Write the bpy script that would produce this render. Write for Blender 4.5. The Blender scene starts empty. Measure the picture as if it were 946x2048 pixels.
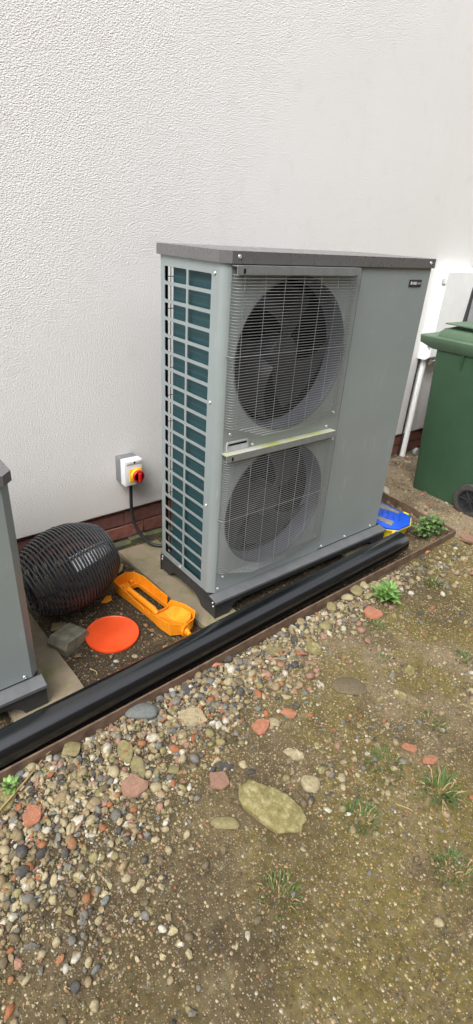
import bpy, bmesh, math, random
import numpy as np
from mathutils import Vector, Matrix, noise as mnoise

# ------------------------------------------------------------------ camera, sky, sun, exposure
scene = bpy.context.scene
COL = scene.collection
F_PX, YAW, PITCH, ROLL = 1047.3, 0.70078, 0.49302, 0.07027     # focal length in pixels of a 946 x 2048 frame
CAM = np.array([-1.09174, -1.4320, 1.47668])
_f = np.array([math.sin(YAW)*math.cos(PITCH), math.cos(YAW)*math.cos(PITCH), -math.sin(PITCH)])
_r = np.array([math.cos(YAW), -math.sin(YAW), 0.0]); _u = np.cross(_r, _f)
_c, _s = math.cos(ROLL), math.sin(ROLL)
CR, CU = _c*_r + _s*_u, -_s*_r + _c*_u
cd = bpy.data.cameras.new('camera'); cam = bpy.data.objects.new('camera', cd); COL.objects.link(cam)
cd.sensor_fit = 'VERTICAL'; cd.sensor_height = 36.0; cd.lens = 36.0*F_PX/2048.0
cd.clip_start = 0.02; cd.clip_end = 600
mw = Matrix.Identity(4)
for i in range(3):
    mw[i][0], mw[i][1], mw[i][2], mw[i][3] = CR[i], CU[i], -_f[i], CAM[i]
cam.matrix_world = mw
scene.camera = cam

SUN_EL, SUN_AZ = math.radians(52), math.radians(-64)      # azimuth measured from -y (towards the camera side) to +x
sdir = Vector((math.sin(SUN_AZ)*math.cos(SUN_EL), -math.cos(SUN_AZ)*math.cos(SUN_EL), math.sin(SUN_EL)))
world = bpy.data.worlds.new('World'); scene.world = world; world.use_nodes = True
wn, wl = world.node_tree.nodes, world.node_tree.links
wn.clear()
sky = wn.new('ShaderNodeTexSky'); sky.sky_type = 'NISHITA'; sky.sun_disc = False
sky.sun_elevation = SUN_EL; sky.sun_rotation = math.atan2(sdir.x, sdir.y)
sky.air_density = 1.0; sky.dust_density = 4.0; sky.ozone_density = 1.0
hs = wn.new('ShaderNodeHueSaturation'); hs.inputs['Saturation'].default_value = 0.22   # overcast
bg = wn.new('ShaderNodeBackground'); bg.inputs['Strength'].default_value = 0.15
wo = wn.new('ShaderNodeOutputWorld')
wl.new(sky.outputs[0], hs.inputs['Color']); wl.new(hs.outputs[0], bg.inputs['Color']); wl.new(bg.outputs[0], wo.inputs['Surface'])
sl = bpy.data.lights.new('sun', 'SUN'); sl.energy = 0.75; sl.angle = math.radians(36); sl.color = (1.0, 0.975, 0.94)
so = bpy.data.objects.new('sun', sl); COL.objects.link(so)
so.rotation_euler = sdir.to_track_quat('Z', 'Y').to_euler(); so.location = (-3, -3, 6)
vs = scene.view_settings
vs.view_transform = 'Standard'; vs.look = 'None'; vs.gamma = 1.0; vs.use_curve_mapping = False
vs.exposure = 1.36

# ------------------------------------------------------------------ helpers
rng = random.Random(7)
NR = np.random.RandomState(11)
PI = math.pi

def ray(px, py):
    return _f + CR*(px-473)/F_PX + CU*(1024-py)/F_PX
def onz(px, py, z=0.0):
    d = ray(px, py); t = (z-CAM[2])/d[2]; q = CAM + t*d
    return Vector(q)
def to_px(P):
    d = np.asarray(P) - CAM
    z = d @ _f
    return 473+F_PX*(d @ CR)/z, 1024-F_PX*(d @ CU)/z, z

def tag(o, label=None, cat=None, group=None, kind=None):
    if label: o['label'] = label
    if cat: o['category'] = cat
    if group: o['group'] = group
    if kind: o['kind'] = kind
    return o
def empty(name, loc=(0, 0, 0), rz=0.0):
    o = bpy.data.objects.new(name, None); COL.objects.link(o); o.location = loc; o.rotation_euler = (0, 0, rz)
    o.empty_display_size = 0.05
    return o
def link(name, me, mat=None, parent=None, loc=None):
    o = bpy.data.objects.new(name, me); COL.objects.link(o)
    if mat is not None and not me.materials: me.materials.append(mat)
    if parent: o.parent = parent
    if loc is not None: o.location = loc
    return o
def obj(name, bm, mat, parent=None, smooth=None, bevel=0.0, seg=2, loc=None):
    if bevel > 0:
        es = [e for e in bm.edges if len(e.link_faces) == 2 and e.calc_face_angle(0) > 0.6]
        bmesh.ops.bevel(bm, geom=es, offset=bevel, segments=seg, affect='EDGES', profile=0.6, clamp_overlap=True)
    bmesh.ops.recalc_face_normals(bm, faces=bm.faces)
    me = bpy.data.meshes.new(name); bm.to_mesh(me); bm.free()
    if smooth is not None:
        me.polygons.foreach_set('use_smooth', [True]*len(me.polygons))
        me.set_sharp_from_angle(angle=math.radians(smooth))
    return link(name, me, mat, parent, loc)
def BM(): return bmesh.new()
def box(bm, x0, x1, y0, y1, z0, z1, mtx=None):
    m = Matrix.Translation(((x0+x1)/2, (y0+y1)/2, (z0+z1)/2)) @ Matrix.Diagonal((abs(x1-x0), abs(y1-y0), abs(z1-z0), 1))
    if mtx is not None: m = mtx @ m
    bmesh.ops.create_cube(bm, size=1.0, matrix=m); return bm
def tube(bm, pts, r, seg=8, caps=True, radii=None, closed=False):
    pts = [Vector(p) for p in pts]; n = len(pts); rings = []; up = None
    for i, p in enumerate(pts):
        if closed: t = (pts[(i+1) % n]-pts[i-1])
        else: t = (pts[min(i+1, n-1)]-pts[max(i-1, 0)])
        t.normalize()
        if up is None:
            up = Vector((0, 0, 1)) if abs(t.z) < 0.9 else Vector((1, 0, 0))
        a = t.cross(up); a.normalize(); b = a.cross(t); up = b
        rr = radii[i] if radii else r
        rings.append([bm.verts.new(p+(a*math.cos(k*2*PI/seg)+b*math.sin(k*2*PI/seg))*rr) for k in range(seg)])
    m = n if closed else n-1
    for i in range(m):
        A, B = rings[i], rings[(i+1) % n]
        for k in range(seg): bm.faces.new((A[k], A[(k+1) % seg], B[(k+1) % seg], B[k]))
    if caps and not closed:
        bm.faces.new(rings[0][::-1]); bm.faces.new(rings[-1])
    return bm
def loft(bm, rings, cap0=True, cap1=True):
    R = [[bm.verts.new(p) for p in ring] for ring in rings]
    n = len(R[0])
    for A, B in zip(R, R[1:]):
        for k in range(n): bm.faces.new((A[k], A[(k+1) % n], B[(k+1) % n], B[k]))
    if cap0: bm.faces.new(R[0][::-1])
    if cap1: bm.faces.new(R[-1])
    return bm
def rrect(x0, x1, y0, y1, r, n=4):
    out = []
    for cx, cy, a0 in ((x1-r, y1-r, 0), (x0+r, y1-r, PI/2), (x0+r, y0+r, PI), (x1-r, y0+r, 1.5*PI)):
        for k in range(n+1):
            a = a0+k*PI/2/n; out.append((cx+r*math.cos(a), cy+r*math.sin(a)))
    return out
def circle(cx, cy, r, n=48): return [(cx+r*math.cos(2*PI*k/n), cy+r*math.sin(2*PI*k/n)) for k in range(n)]
def plate(bm, outer, holes, f3, thick):
    """flat sheet with holes; f3 maps (a, b, depth) to 3D"""
    edges = []
    for loop in [outer]+list(holes):
        vs_ = [bm.verts.new(f3(a, b, 0.0)) for a, b in loop]
        edges += [bm.edges.new((vs_[i], vs_[(i+1) % len(vs_)])) for i in range(len(vs_))]
    res = bmesh.ops.triangle_fill(bm, edges=edges, use_beauty=True)
    faces = [g for g in res['geom'] if isinstance(g, bmesh.types.BMFace)]
    ex = bmesh.ops.extrude_face_region(bm, geom=faces)
    d = Vector(f3(0, 0, thick))-Vector(f3(0, 0, 0))
    bmesh.ops.translate(bm, vec=d, verts=[g for g in ex['geom'] if isinstance(g, bmesh.types.BMVert)])
    return bm
def prism(bm, poly, f3, d0, d1):
    loft(bm, [[f3(a, b, d0) for a, b in poly], [f3(a, b, d1) for a, b in poly]]); return bm
def copy_tree(o, parent=None):
    c = o.copy(); COL.objects.link(c); c.parent = parent
    for ch in list(o.children): copy_tree(ch, c)
    return c

# value noise in numpy (for ground heights, colour zones, stones)
_tab = NR.rand(256, 256)
def vnoise(x, y):
    x = np.asarray(x, float); y = np.asarray(y, float)
    xi = np.floor(x).astype(int); yi = np.floor(y).astype(int); fx, fy = x-xi, y-yi
    fx = fx*fx*(3-2*fx); fy = fy*fy*(3-2*fy)
    g = lambda a, b: _tab[a % 256, b % 256]
    return (g(xi, yi)*(1-fx)+g(xi+1, yi)*fx)*(1-fy)+(g(xi, yi+1)*(1-fx)+g(xi+1, yi+1)*fx)*fy
def fbm(x, y, s, o=4):
    v = 0; a = 0.5; t = 0
    for k in range(o):
        v = v+a*vnoise(np.asarray(x)*s+17.3*k, np.asarray(y)*s+9.1*k); t += a; a *= 0.5; s *= 2.03
    return v/t

# ------------------------------------------------------------------ materials
class NT:
    def __init__(s, name):
        s.m = bpy.data.materials.new(name); s.m.use_nodes = True
        s.n, s.l = s.m.node_tree.nodes, s.m.node_tree.links
        s.p = s.n['Principled BSDF']; s._co = None
    def co(s, kind='Object'):
        if s._co is None: s._co = s.n.new('ShaderNodeTexCoord')
        return s._co.outputs[kind]
    def noise(s, scale, detail=4, rough=0.6, vec=None, dist=0.0):
        t = s.n.new('ShaderNodeTexNoise'); t.inputs['Scale'].default_value = scale; t.inputs['Detail'].default_value = detail
        t.inputs['Roughness'].default_value = rough; t.inputs['Distortion'].default_value = dist
        s.l.new(vec if vec is not None else s.co(), t.inputs['Vector']); return t.outputs['Fac']
    def voro(s, scale, feature='F1', vec=None, out='Distance', rand=1.0):
        t = s.n.new('ShaderNodeTexVoronoi'); t.feature = feature; t.inputs['Scale'].default_value = scale
        t.inputs['Randomness'].default_value = rand
        s.l.new(vec if vec is not None else s.co(), t.inputs['Vector']); return t.outputs[out]
    def ramp(s, fac, stops):
        r = s.n.new('ShaderNodeValToRGB'); e = r.color_ramp.elements
        while len(e) < len(stops): e.new(0.5)
        for i, (p_, c) in enumerate(stops):
            e[i].position = p_; e[i].color = (c, c, c, 1) if isinstance(c, (int, float)) else (*c, 1)
        s.l.new(fac, r.inputs[0]); return r.outputs[0]
    def mix(s, fac, a, b, mode='MIX'):
        m = s.n.new('ShaderNodeMix'); m.data_type = 'RGBA'; m.blend_type = mode
        for sock, v in ((m.inputs[0], fac), (m.inputs[6], a), (m.inputs[7], b)):
            if isinstance(v, (int, float)): sock.default_value = v
            elif isinstance(v, tuple): sock.default_value = (*v, 1)
            else: s.l.new(v, sock)
        return m.outputs[2]
    def math(s, op, a, b=None):
        m = s.n.new('ShaderNodeMath'); m.operation = op
        for sock, v in ((m.inputs[0], a), (m.inputs[1], b)):
            if v is None: continue
            if isinstance(v, (int, float)): sock.default_value = v
            else: s.l.new(v, sock)
        return m.outputs[0]
    def sep(s, col):
        q = s.n.new('ShaderNodeSeparateColor'); s.l.new(col, q.inputs[0]); return q.outputs
    def attr(s, name):
        a = s.n.new('ShaderNodeAttribute'); a.attribute_name = name; return a.outputs['Color']
    def objrand(s):
        return s.n.new('ShaderNodeObjectInfo').outputs['Random']
    def bump(s, h, strength=0.3, dist=0.002, prev=None):
        b = s.n.new('ShaderNodeBump'); b.inputs['Strength'].default_value = strength; b.inputs['Distance'].default_value = dist
        s.l.new(h, b.inputs['Height'])
        if prev is not None: s.l.new(prev, b.inputs['Normal'])
        return b.outputs[0]
    def set(s, key, v):
        i = s.p.inputs[key]
        if isinstance(v, (int, float)): i.default_value = v
        elif isinstance(v, tuple): i.default_value = (*v, 1)
        else: s.l.new(v, i)
        return s
def mul(c, k): return tuple(min(1, x*k) for x in c)
def simple(name, c, rough=0.5, metal=0.0, var=0.12, scale=30, bump=0.0, bscale=200, spec=0.5, rvar=0.08):
    t = NT(name)
    n = t.noise(scale, 5)
    t.set('Base Color', t.ramp(n, [(0.3, mul(c, 1-var)), (0.7, mul(c, 1+var))]))
    rn = t.noise(scale*2.3, 4)
    t.set('Roughness', t.ramp(rn, [(0.3, max(0.02, rough-rvar)), (0.7, min(1, rough+rvar))]))
    t.set('Metallic', metal); t.set('Specular IOR Level', spec)
    if bump > 0: t.set('Normal', t.bump(t.noise(bscale, 4), bump, 0.002))
    return t.m

M = {}
# grey-green metallic paint of the heat pump casing, with faint dust and scuffs
def paint(name, c, rough, metal, dust=(0.42, 0.41, 0.37), scr=0.30, dst=0.16):
    t = NT(name)
    n = t.noise(3.0, 5); n2 = t.noise(26, 6, 0.7)
    base = t.ramp(n, [(0.3, mul(c, 0.95)), (0.7, mul(c, 1.05))])
    base = t.mix(t.ramp(n2, [(0.55, 0.0), (0.80, dst)]), base, dust)
    st = t.n.new('ShaderNodeMapping'); st.inputs['Scale'].default_value = (90, 90, 3.0); st.inputs['Rotation'].default_value = (0.2, 0.5, 0.1)
    t.l.new(t.co(), st.inputs['Vector'])
    sc = t.noise(1.0, 3, 0.6, st.outputs[0])
    msk = t.math('MULTIPLY', t.ramp(sc, [(0.58, 0.0), (0.66, 1.0)]), t.ramp(t.noise(6, 2), [(0.54, 0.0), (0.70, scr)]))
    base = t.mix(msk, base, (0.6, 0.6, 0.58))
    t.set('Base Color', base); t.set('Metallic', metal)
    t.set('Roughness', t.ramp(n2, [(0.35, rough-0.03), (0.75, rough+0.02+dst*0.6)]))
    t.set('Normal', t.bump(t.noise(2.2, 2), 0.08, 0.01))
    return t.m
M['casing'] = paint('casing_paint', (0.262, 0.302, 0.300), 0.40, 0.22)
M['lid'] = paint('lid_paint', (0.15, 0.15, 0.15), 0.28, 0.3, (0.22, 0.215, 0.20), 0.0, 0.08)
M['base'] = simple('dark_base_metal', (0.035, 0.036, 0.038), 0.42, 0.2, 0.25, 20, rvar=0.12)
M['base_lip'] = simple('base_lip_metal', (0.16, 0.165, 0.17), 0.36, 0.35, 0.12, 18)
M['wire'] = simple('guard_wire', (0.26, 0.27, 0.27), 0.45, 0.3, 0.1)
M['shroud'] = simple('fan_shroud', (0.085, 0.09, 0.105), 0.5, 0.1, 0.1)
M['blade'] = simple('fan_blade_plastic', (0.014, 0.014, 0.018), 0.5, 0.0, 0.15)
M['dark'] = simple('black_parts_and_shade', (0.006, 0.006, 0.008), 0.8, spec=0.2)  # for black parts, and for shade painted inside the casing and its openings
M['screw'] = simple('zinc_screw', (0.55, 0.55, 0.54), 0.3, 0.8)
M['bracket'] = simple('guard_bracket', (0.21, 0.225, 0.225), 0.42, 0.25)
M['handle'] = simple('handle_plastic', (0.34, 0.35, 0.35), 0.45)
t = NT('algae_bracket')   # lower guard bracket: pale metal with yellow-green algae on its ledge
g_ = t.ramp(t.noise(5, 5), [(0.42, 0.0), (0.58, 0.9)])
t.set('Base Color', t.mix(g_, (0.38, 0.39, 0.36), (0.30, 0.32, 0.09))); t.set('Roughness', 0.6); M['algae'] = t.m
t = NT('coil_fins')
w = t.n.new('ShaderNodeTexWave'); w.wave_type = 'BANDS'; w.bands_direction = 'Z'; w.inputs['Scale'].default_value = 13; w.inputs['Distortion'].default_value = 0.6
t.l.new(t.co(), w.inputs['Vector'])
c_ = t.mix(t.ramp(w.outputs[1], [(0.75, 0.0), (1.0, 0.5)]), (0.018, 0.062, 0.072), (0.04, 0.10, 0.11))
c_ = t.mix(t.ramp(t.noise(40, 4), [(0.5, 0.0), (0.8, 0.3)]), c_, (0.008, 0.028, 0.038))
t.set('Base Color', c_); t.set('Roughness', 0.45); t.set('Metallic', 0.2)
w2 = t.n.new('ShaderNodeTexWave'); w2.bands_direction = 'Y'; w2.inputs['Scale'].default_value = 160; t.l.new(t.co(), w2.inputs['Vector'])
t.set('Normal', t.bump(w2.outputs[1], 0.25, 0.001)); M['coil'] = t.m

# rough-cast render
t = NT('roughcast_render')
n1 = t.noise(0.7, 4); n2 = t.noise(9, 5)
mp = t.n.new('ShaderNodeMapping'); mp.inputs['Scale'].default_value = (0.75, 1.0, 1.35); t.l.new(t.co(), mp.inputs['Vector'])
gr = t.noise(185, 2.0, 0.55, mp.outputs[0], 0.0); gr2 = t.voro(200, 'SMOOTH_F1', mp.outputs[0])
base = t.mix(t.ramp(n1, [(0.3, 0.0), (0.7, 1.0)]), (0.72, 0.708, 0.69), (0.76, 0.752, 0.74))
base = t.mix(t.ramp(n2, [(0.56, 0.0), (0.82, 0.35)]), base, (0.58, 0.55, 0.50))
sm_ = t.n.new('ShaderNodeMapping'); sm_.inputs['Scale'].default_value = (6.0, 1.0, 0.35); t.l.new(t.co(), sm_.inputs['Vector'])
base = t.mix(t.ramp(t.noise(1.0, 5, 0.65, sm_.outputs[0]), [(0.55, 0.0), (0.8, 0.14)]), base, (0.62, 0.59, 0.54))      # rain streaks
sz = t.n.new('ShaderNodeSeparateXYZ'); t.l.new(t.co(), sz.inputs[0])
spl = t.math('MULTIPLY', t.ramp(t.math('ADD', sz.outputs[2], t.math('MULTIPLY', n2, 0.3)), [(0.28, 1.0), (0.62, 0.0)]), 0.35)
base = t.mix(spl, base, (0.52, 0.45, 0.38))                     # soil splash along the foot of the render
t.set('Base Color', base); t.set('Roughness', 0.92); t.set('Specular IOR Level', 0.2)
hh = t.math('ADD', gr, t.math('MULTIPLY', gr2, 0.6))
t.set('Normal', t.bump(hh, 0.55, 0.0055)); M['render'] = t.m
# brick
t = NT('red_brick')
b0 = t.ramp(t.objrand(), [(0.0, (0.21, 0.08, 0.058)), (0.5, (0.27, 0.10, 0.068)), (1.0, (0.17, 0.068, 0.056))])
b0 = t.mix(t.ramp(t.noise(24, 5), [(0.4, 0.0), (0.75, 0.7)]), b0, (0.07, 0.035, 0.03))
b0 = t.mix(t.ramp(t.noise(70, 3), [(0.68, 0.0), (0.76, 0.7)]), b0, (0.42, 0.36, 0.30))
t.set('Base Color', b0); t.set('Roughness', 0.85); t.set('Normal', t.bump(t.noise(130, 5, 0.7), 0.5, 0.004)); M['brick'] = t.m
M['mortar'] = simple('mortar', (0.10, 0.085, 0.065), 0.95, 0, 0.35, 40, 0.6, 150)
# concrete, with algae
def concrete(name, c, green):
    t = NT(name)
    n = t.noise(6, 6, 0.65); sp = t.voro(140, 'F1', None, 'Distance')
    base = t.ramp(n, [(0.3, mul(c, 0.72)), (0.7, mul(c, 1.18))])
    base = t.mix(t.ramp(t.noise(150, 3), [(0.62, 0.0), (0.72, 0.6)]), base, mul(c, 1.7))
    base = t.mix(t.ramp(t.noise(9, 5, 0.7), [(0.5, 0.0), (0.66, green)]), base, (0.11, 0.125, 0.03))
    t.set('Base Color', base); t.set('Roughness', 0.93)
    t.set('Normal', t.bump(t.math('ADD', t.noise(60, 6, 0.7), t.math('MULTIPLY', sp, 0.4)), 0.5, 0.004))
    return t.m
M['concrete'] = concrete('concrete_slab', (0.20, 0.163, 0.108), 0.85)
M['footing'] = concrete('mossy_footing', (0.07, 0.068, 0.045), 0.8)
# ground
t = NT('soil')
z = t.sep(t.attr('zone'))      # R humus, G moss, B dry
n = t.noise(5, 6, 0.65); nf = t.noise(55, 6, 0.7)
dry = t.ramp(nf, [(0.25, (0.0598, 0.0448, 0.0204)), (0.5, (0.1357, 0.1030, 0.0530)), (0.78, (0.2357, 0.1882, 0.1040))])
dry = t.mix(t.ramp(n, [(0.38, 0.0), (0.62, 0.8)]), dry, (0.0713, 0.0538, 0.0265))
dry = t.mix(t.ramp(t.noise(13, 6, 0.7), [(0.54, 0.0), (0.68, 0.55)]), dry, (0.2415, 0.2016, 0.1173))
dust = t.ramp(nf, [(0.25, (0.1539, 0.1123, 0.0682)), (0.75, (0.2797, 0.2213, 0.1458))])
humus = t.ramp(nf, [(0.25, (0.0154, 0.0110, 0.0062)), (0.6, (0.0406, 0.0286, 0.0161)), (0.85, (0.0769, 0.0558, 0.0322))])
mossc = t.ramp(nf, [(0.3, (0.0713, 0.0582, 0.0143)), (0.7, (0.1667, 0.1322, 0.0367))])
c = t.mix(z[2], dry, dust)
c = t.mix(t.math('MULTIPLY', z[1], t.ramp(t.noise(34, 6, 0.75), [(0.36, 0.0), (0.52, 1.0)])), c, mossc)
c = t.mix(z[0], c, humus)
# fine grit: little stones of many colours pressed into the soil
h = t.math('MULTIPLY', t.noise(38, 6, 0.72), 1.0)
for sc_, thr, amt in ((90, 0.74, 1.0), (180, 0.55, 0.9)):
    vc = t.sep(t.voro(sc_, 'F1', None, 'Color')); vd = t.voro(sc_, 'F1', None, 'Distance')
    on = t.math('MULTIPLY', t.math('GREATER_THAN', vc[0], thr), t.ramp(vd, [(0.28, 1.0), (0.42, 0.0)]))
    on = t.math('MULTIPLY', on, t.math('SUBTRACT', amt, t.math('MULTIPLY', z[0], 0.55)))
    pc = t.ramp(vc[1], [(0.0, (0.06, 0.06, 0.062)), (0.2, (0.17, 0.15, 0.12)), (0.4, (0.36, 0.28, 0.15)), (0.6, (0.46, 0.39, 0.25)), (0.78, (0.38, 0.19, 0.09)), (0.9, (0.50, 0.46, 0.37)), (1.0, (0.26, 0.24, 0.10))])
    c = t.mix(on, c, pc)
    h = t.math('ADD', h, t.math('MULTIPLY', t.math('MULTIPLY', on, t.math('SUBTRACT', 0.42, vd)), 1.6))
t.set('Base Color', c); t.set('Roughness', 0.95); t.set('Specular IOR Level', 0.25)
t.set('Normal', t.bump(h, 0.9, 0.006)); M['soil'] = t.m
# stones
STONE = {
    'cream':      ((0.44, 0.37, 0.22), 0.26), 'white': ((0.56, 0.52, 0.42), 0.07), 'tan': ((0.33, 0.25, 0.14), 0.18),
    'grey':       ((0.20, 0.19, 0.165), 0.14), 'dark grey': ((0.075, 0.073, 0.070), 0.08), 'blue grey': ((0.18, 0.195, 0.185), 0.04),
    'orange':     ((0.38, 0.15, 0.065), 0.055), 'pink': ((0.36, 0.20, 0.14), 0.06), 'olive': ((0.29, 0.25, 0.115), 0.15), 'brown': ((0.17, 0.135, 0.08), 0.10)}
def stone_mat(name, c):
    t = NT('stone_'+name.replace(' ', '_'))
    c = mul(c, 0.80); pos = t.n.new('ShaderNodeNewGeometry').outputs['Position']
    n = t.noise(110, 5, 0.65, pos); r = t.objrand()
    base = t.ramp(n, [(0.3, mul(c, 0.68)), (0.72, mul(c, 1.25))])
    base = t.mix(t.ramp(r, [(0.0, 0.0), (1.0, 0.35)]), base, mul(c, 0.6))
    base = t.mix(t.ramp(t.noise(45, 5, 0.7, pos), [(0.5, 0.0), (0.66, 0.7)]), base, (0.15, 0.12, 0.07))   # clinging soil
    t.set('Base Color', base); t.set('Roughness', 0.8); t.set('Specular IOR Level', 0.35)
    t.set('Normal', t.bump(t.noise(260, 5, 0.7, pos), 0.6, 0.004)); return t.m
SM = {k: stone_mat(k, v[0]) for k, v in STONE.items()}
t = NT('terracotta')
pos = t.n.new('ShaderNodeNewGeometry').outputs['Position']
base = t.ramp(t.noise(70, 5, 0.65, pos), [(0.3, (0.26, 0.095, 0.05)), (0.7, (0.42, 0.175, 0.10))])
base = t.mix(t.ramp(t.noise(55, 5, 0.7, pos), [(0.5, 0.0), (0.66, 0.75)]), base, (0.16, 0.125, 0.075))
t.set('Base Color', base); t.set('Roughness', 0.9); t.set('Normal', t.bump(t.noise(220, 5, 0.7, pos), 0.7, 0.005)); SM['terracotta'] = t.m
t = NT('mossy_stone')
pos = t.n.new('ShaderNodeNewGeometry').outputs['Position']
base = t.ramp(t.noise(38, 6, 0.7, pos), [(0.3, (0.115, 0.10, 0.038)), (0.5, (0.215, 0.185, 0.07)), (0.68, (0.37, 0.33, 0.18))])
t.set('Base Color', base); t.set('Roughness', 0.92); t.set('Normal', t.bump(t.noise(130, 6, 0.7, pos), 0.8, 0.007)); SM['mossy'] = t.m
M['edging'] = simple('rusty_edging', (0.125, 0.08, 0.052), 0.75, 0.0, 0.45, 22, 0.3, 120)
M['pipe'] = simple('black_pipe_plastic', (0.004, 0.005, 0.006), 0.20, 0.0, 0.3, 9, rvar=0.02, spec=1.0)
t = NT('weathered_orange_plastic')
base = t.ramp(t.noise(25, 5), [(0.3, (0.70, 0.22, 0.006)), (0.7, (0.82, 0.285, 0.010))])
base = t.mix(t.ramp(t.noise(75, 5, 0.7), [(0.60, 0.0), (0.68, 0.85)]), base, (0.10, 0.06, 0.02))      # grime
t.set('Base Color', base); t.set('Roughness', 0.45); M['orange'] = t.m
M['gap_shade'] = simple('tray_gap_shade', (0.03, 0.022, 0.014), 0.95, 0, 0.4, 60, 0.5, 200)  # dark brown that paints the shaded side gap of the sprinkler tray
t = NT('orange_red_plastic')
base = t.ramp(t.noise(12, 4), [(0.3, (0.68, 0.066, 0.012)), (0.7, (0.78, 0.085, 0.016))])
base = t.mix(t.ramp(t.noise(60, 6, 0.75), [(0.58, 0.0), (0.72, 0.5)]), base, (0.30, 0.10, 0.04))
t.set('Base Color', base); t.set('Roughness', t.ramp(t.noise(30, 5), [(0.3, 0.28), (0.7, 0.5)])); M['disc'] = t.m
M['basket'] = simple('black_basket_plastic', (0.036, 0.037, 0.040), 0.42, 0, 0.2)
M['pale'] = simple('pale_strip_tone', (0.78, 0.80, 0.83), 0.45)
M['green_bin'] = simple('green_bin_plastic', (0.032, 0.074, 0.038), 0.45, 0, 0.10, 8, 0.10, 260)
M['green_lid'] = simple('faded_green_lid', (0.082, 0.138, 0.084), 0.5, 0, 0.10, 8, 0.10, 260)
M['rubber'] = simple('tyre_rubber', (0.045, 0.043, 0.038), 0.8, 0, 0.35, 30)
M['hub'] = simple('wheel_hub_plastic', (0.022, 0.023, 0.026), 0.4)
M['white_plastic'] = simple('white_meter_box', (0.87, 0.885, 0.875), 0.4, 0, 0.05, 8)
M['switch_white'] = simple('switch_cover', (0.66, 0.67, 0.68), 0.38, 0, 0.04)
M['switch_grey'] = simple('switch_back', (0.15, 0.155, 0.165), 0.5)
M['yellow'] = simple('yellow_plate', (0.80, 0.50, 0.02), 0.4)
M['red'] = simple('red_knob', (0.46, 0.012, 0.014), 0.32)
M['cable'] = simple('black_cable', (0.018, 0.018, 0.018), 0.5, 0, 0.3)
M['blue'] = simple('blue_plastic', (0.010, 0.075, 0.50), 0.36, 0, 0.10, 20)
M['blue_dark'] = simple('blue_slot_shade', (0.006, 0.03, 0.22), 0.5)
M['tub'] = simple('yellow_tub', (0.72, 0.56, 0.03), 0.42, 0, 0.08)
M['clear'] = simple('dusty_window_plastic', (0.20, 0.19, 0.15), 0.4, 0, 0.25, 40)
M['steel'] = simple('bright_steel', (0.6, 0.62, 0.66), 0.25, 0.85)
M['panelgrey'] = simple('grey_panel', (0.34, 0.35, 0.37), 0.5)
M['wood'] = simple('weathered_timber', (0.19, 0.178, 0.13), 0.88, 0, 0.4, 30, 0.5, 110)
M['straw'] = simple('dry_straw', (0.36, 0.26, 0.12), 0.8, 0, 0.25)
M['twig'] = simple('twig_bark', (0.11, 0.07, 0.045), 0.85, 0, 0.3)
M['deadleaf'] = simple('dead_leaf', (0.22, 0.13, 0.065), 0.8, 0, 0.4, 30)
M['badge'] = simple('badge_plate', (0.035, 0.038, 0.042), 0.35, 0.3)
M['badge_ink'] = simple('badge_lettering', (0.62, 0.62, 0.62), 0.4)
def leafmat(name, a, b):
    t = NT(name)
    c = t.mix(t.objrand(), a, b); c = t.mix(t.ramp(t.noise(60, 3), [(0.4, 0.0), (0.7, 0.4)]), c, mul(a, 0.6))
    t.set('Base Color', c); t.set('Roughness', 0.5); t.set('Subsurface Weight', 0.0); t.set('Transmission Weight', 0.0); return t.m
M['leaf_dark'] = leafmat('mint_leaf', (0.06, 0.13, 0.03), (0.17, 0.27, 0.085))
M['leaf_bright'] = leafmat('bright_leaf', (0.11, 0.24, 0.04), (0.23, 0.37, 0.11))
M['grass'] = leafmat('grass_blade', (0.065, 0.115, 0.03), (0.12, 0.19, 0.05))
M['stem'] = simple('green_stem', (0.10, 0.14, 0.05), 0.6)

# ------------------------------------------------------------------ ground
def edge_y(x): return -0.268+0.021*x
EDGE_X = 1.556
def side_x(y): return EDGE_X+0.105*(y+0.235)
def inside(x, y): return (y > edge_y(x)) & (x < side_x(y))
def gz(x, y):
    x = np.asarray(x, float); y = np.asarray(y, float)
    lump = (fbm(x, y, 3.0, 4)-0.5)*0.035+(fbm(x+5, y+3, 16, 3)-0.5)*0.016
    d = edge_y(x)-y
    out = lump*0.8+0.010*np.exp(-np.clip(d, 0, 9)/0.14)
    inn = -0.020+lump*0.4
    near = np.clip((np.abs(x-0.2)-6)/4, 0, 1)
    return np.where(inside(x, y), inn, out)*(1-near)
def gzf(x, y): return float(gz(x, y))

def axis(lo, a, b, hi, step):
    core = list(np.arange(a, b+1e-9, step)); left = []; s = step; v = a
    while v > lo: s *= 1.5; v -= s; left.append(v)
    right = []; s = step; v = core[-1]
    while v < hi: s *= 1.5; v += s; right.append(v)
    return np.array(left[::-1]+core+right)
xs = axis(-120, -1.45, 2.5, 120, 0.010); ys = axis(-120, -1.75, 0.76, 40, 0.010)
X, Y = np.meshgrid(xs, ys, indexing='ij')
Z = gz(X, Y)
nx, ny = X.shape
co = np.stack([X, Y, Z], -1).reshape(-1, 3)
idx = np.arange(nx*ny).reshape(nx, ny)
quads = np.stack([idx[:-1, :-1], idx[1:, :-1], idx[1:, 1:], idx[:-1, 1:]], -1).reshape(-1, 4)
def fast_mesh(name, co, polys, nper):
    me = bpy.data.meshes.new(name)
    me.vertices.add(len(co)); me.vertices.foreach_set('co', np.asarray(co, np.float32).ravel())
    me.loops.add(polys.size); me.loops.foreach_set('vertex_index', polys.ravel().astype(np.int32))
    me.polygons.add(len(polys)); me.polygons.foreach_set('loop_start', (np.arange(len(polys))*nper).astype(np.int32))
    me.update(calc_edges=True); me.polygons.foreach_set('use_smooth', np.ones(len(polys), bool)); me.update()
    return me
me = fast_mesh('ground', co, quads, 4)
ins = inside(X, Y)
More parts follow.
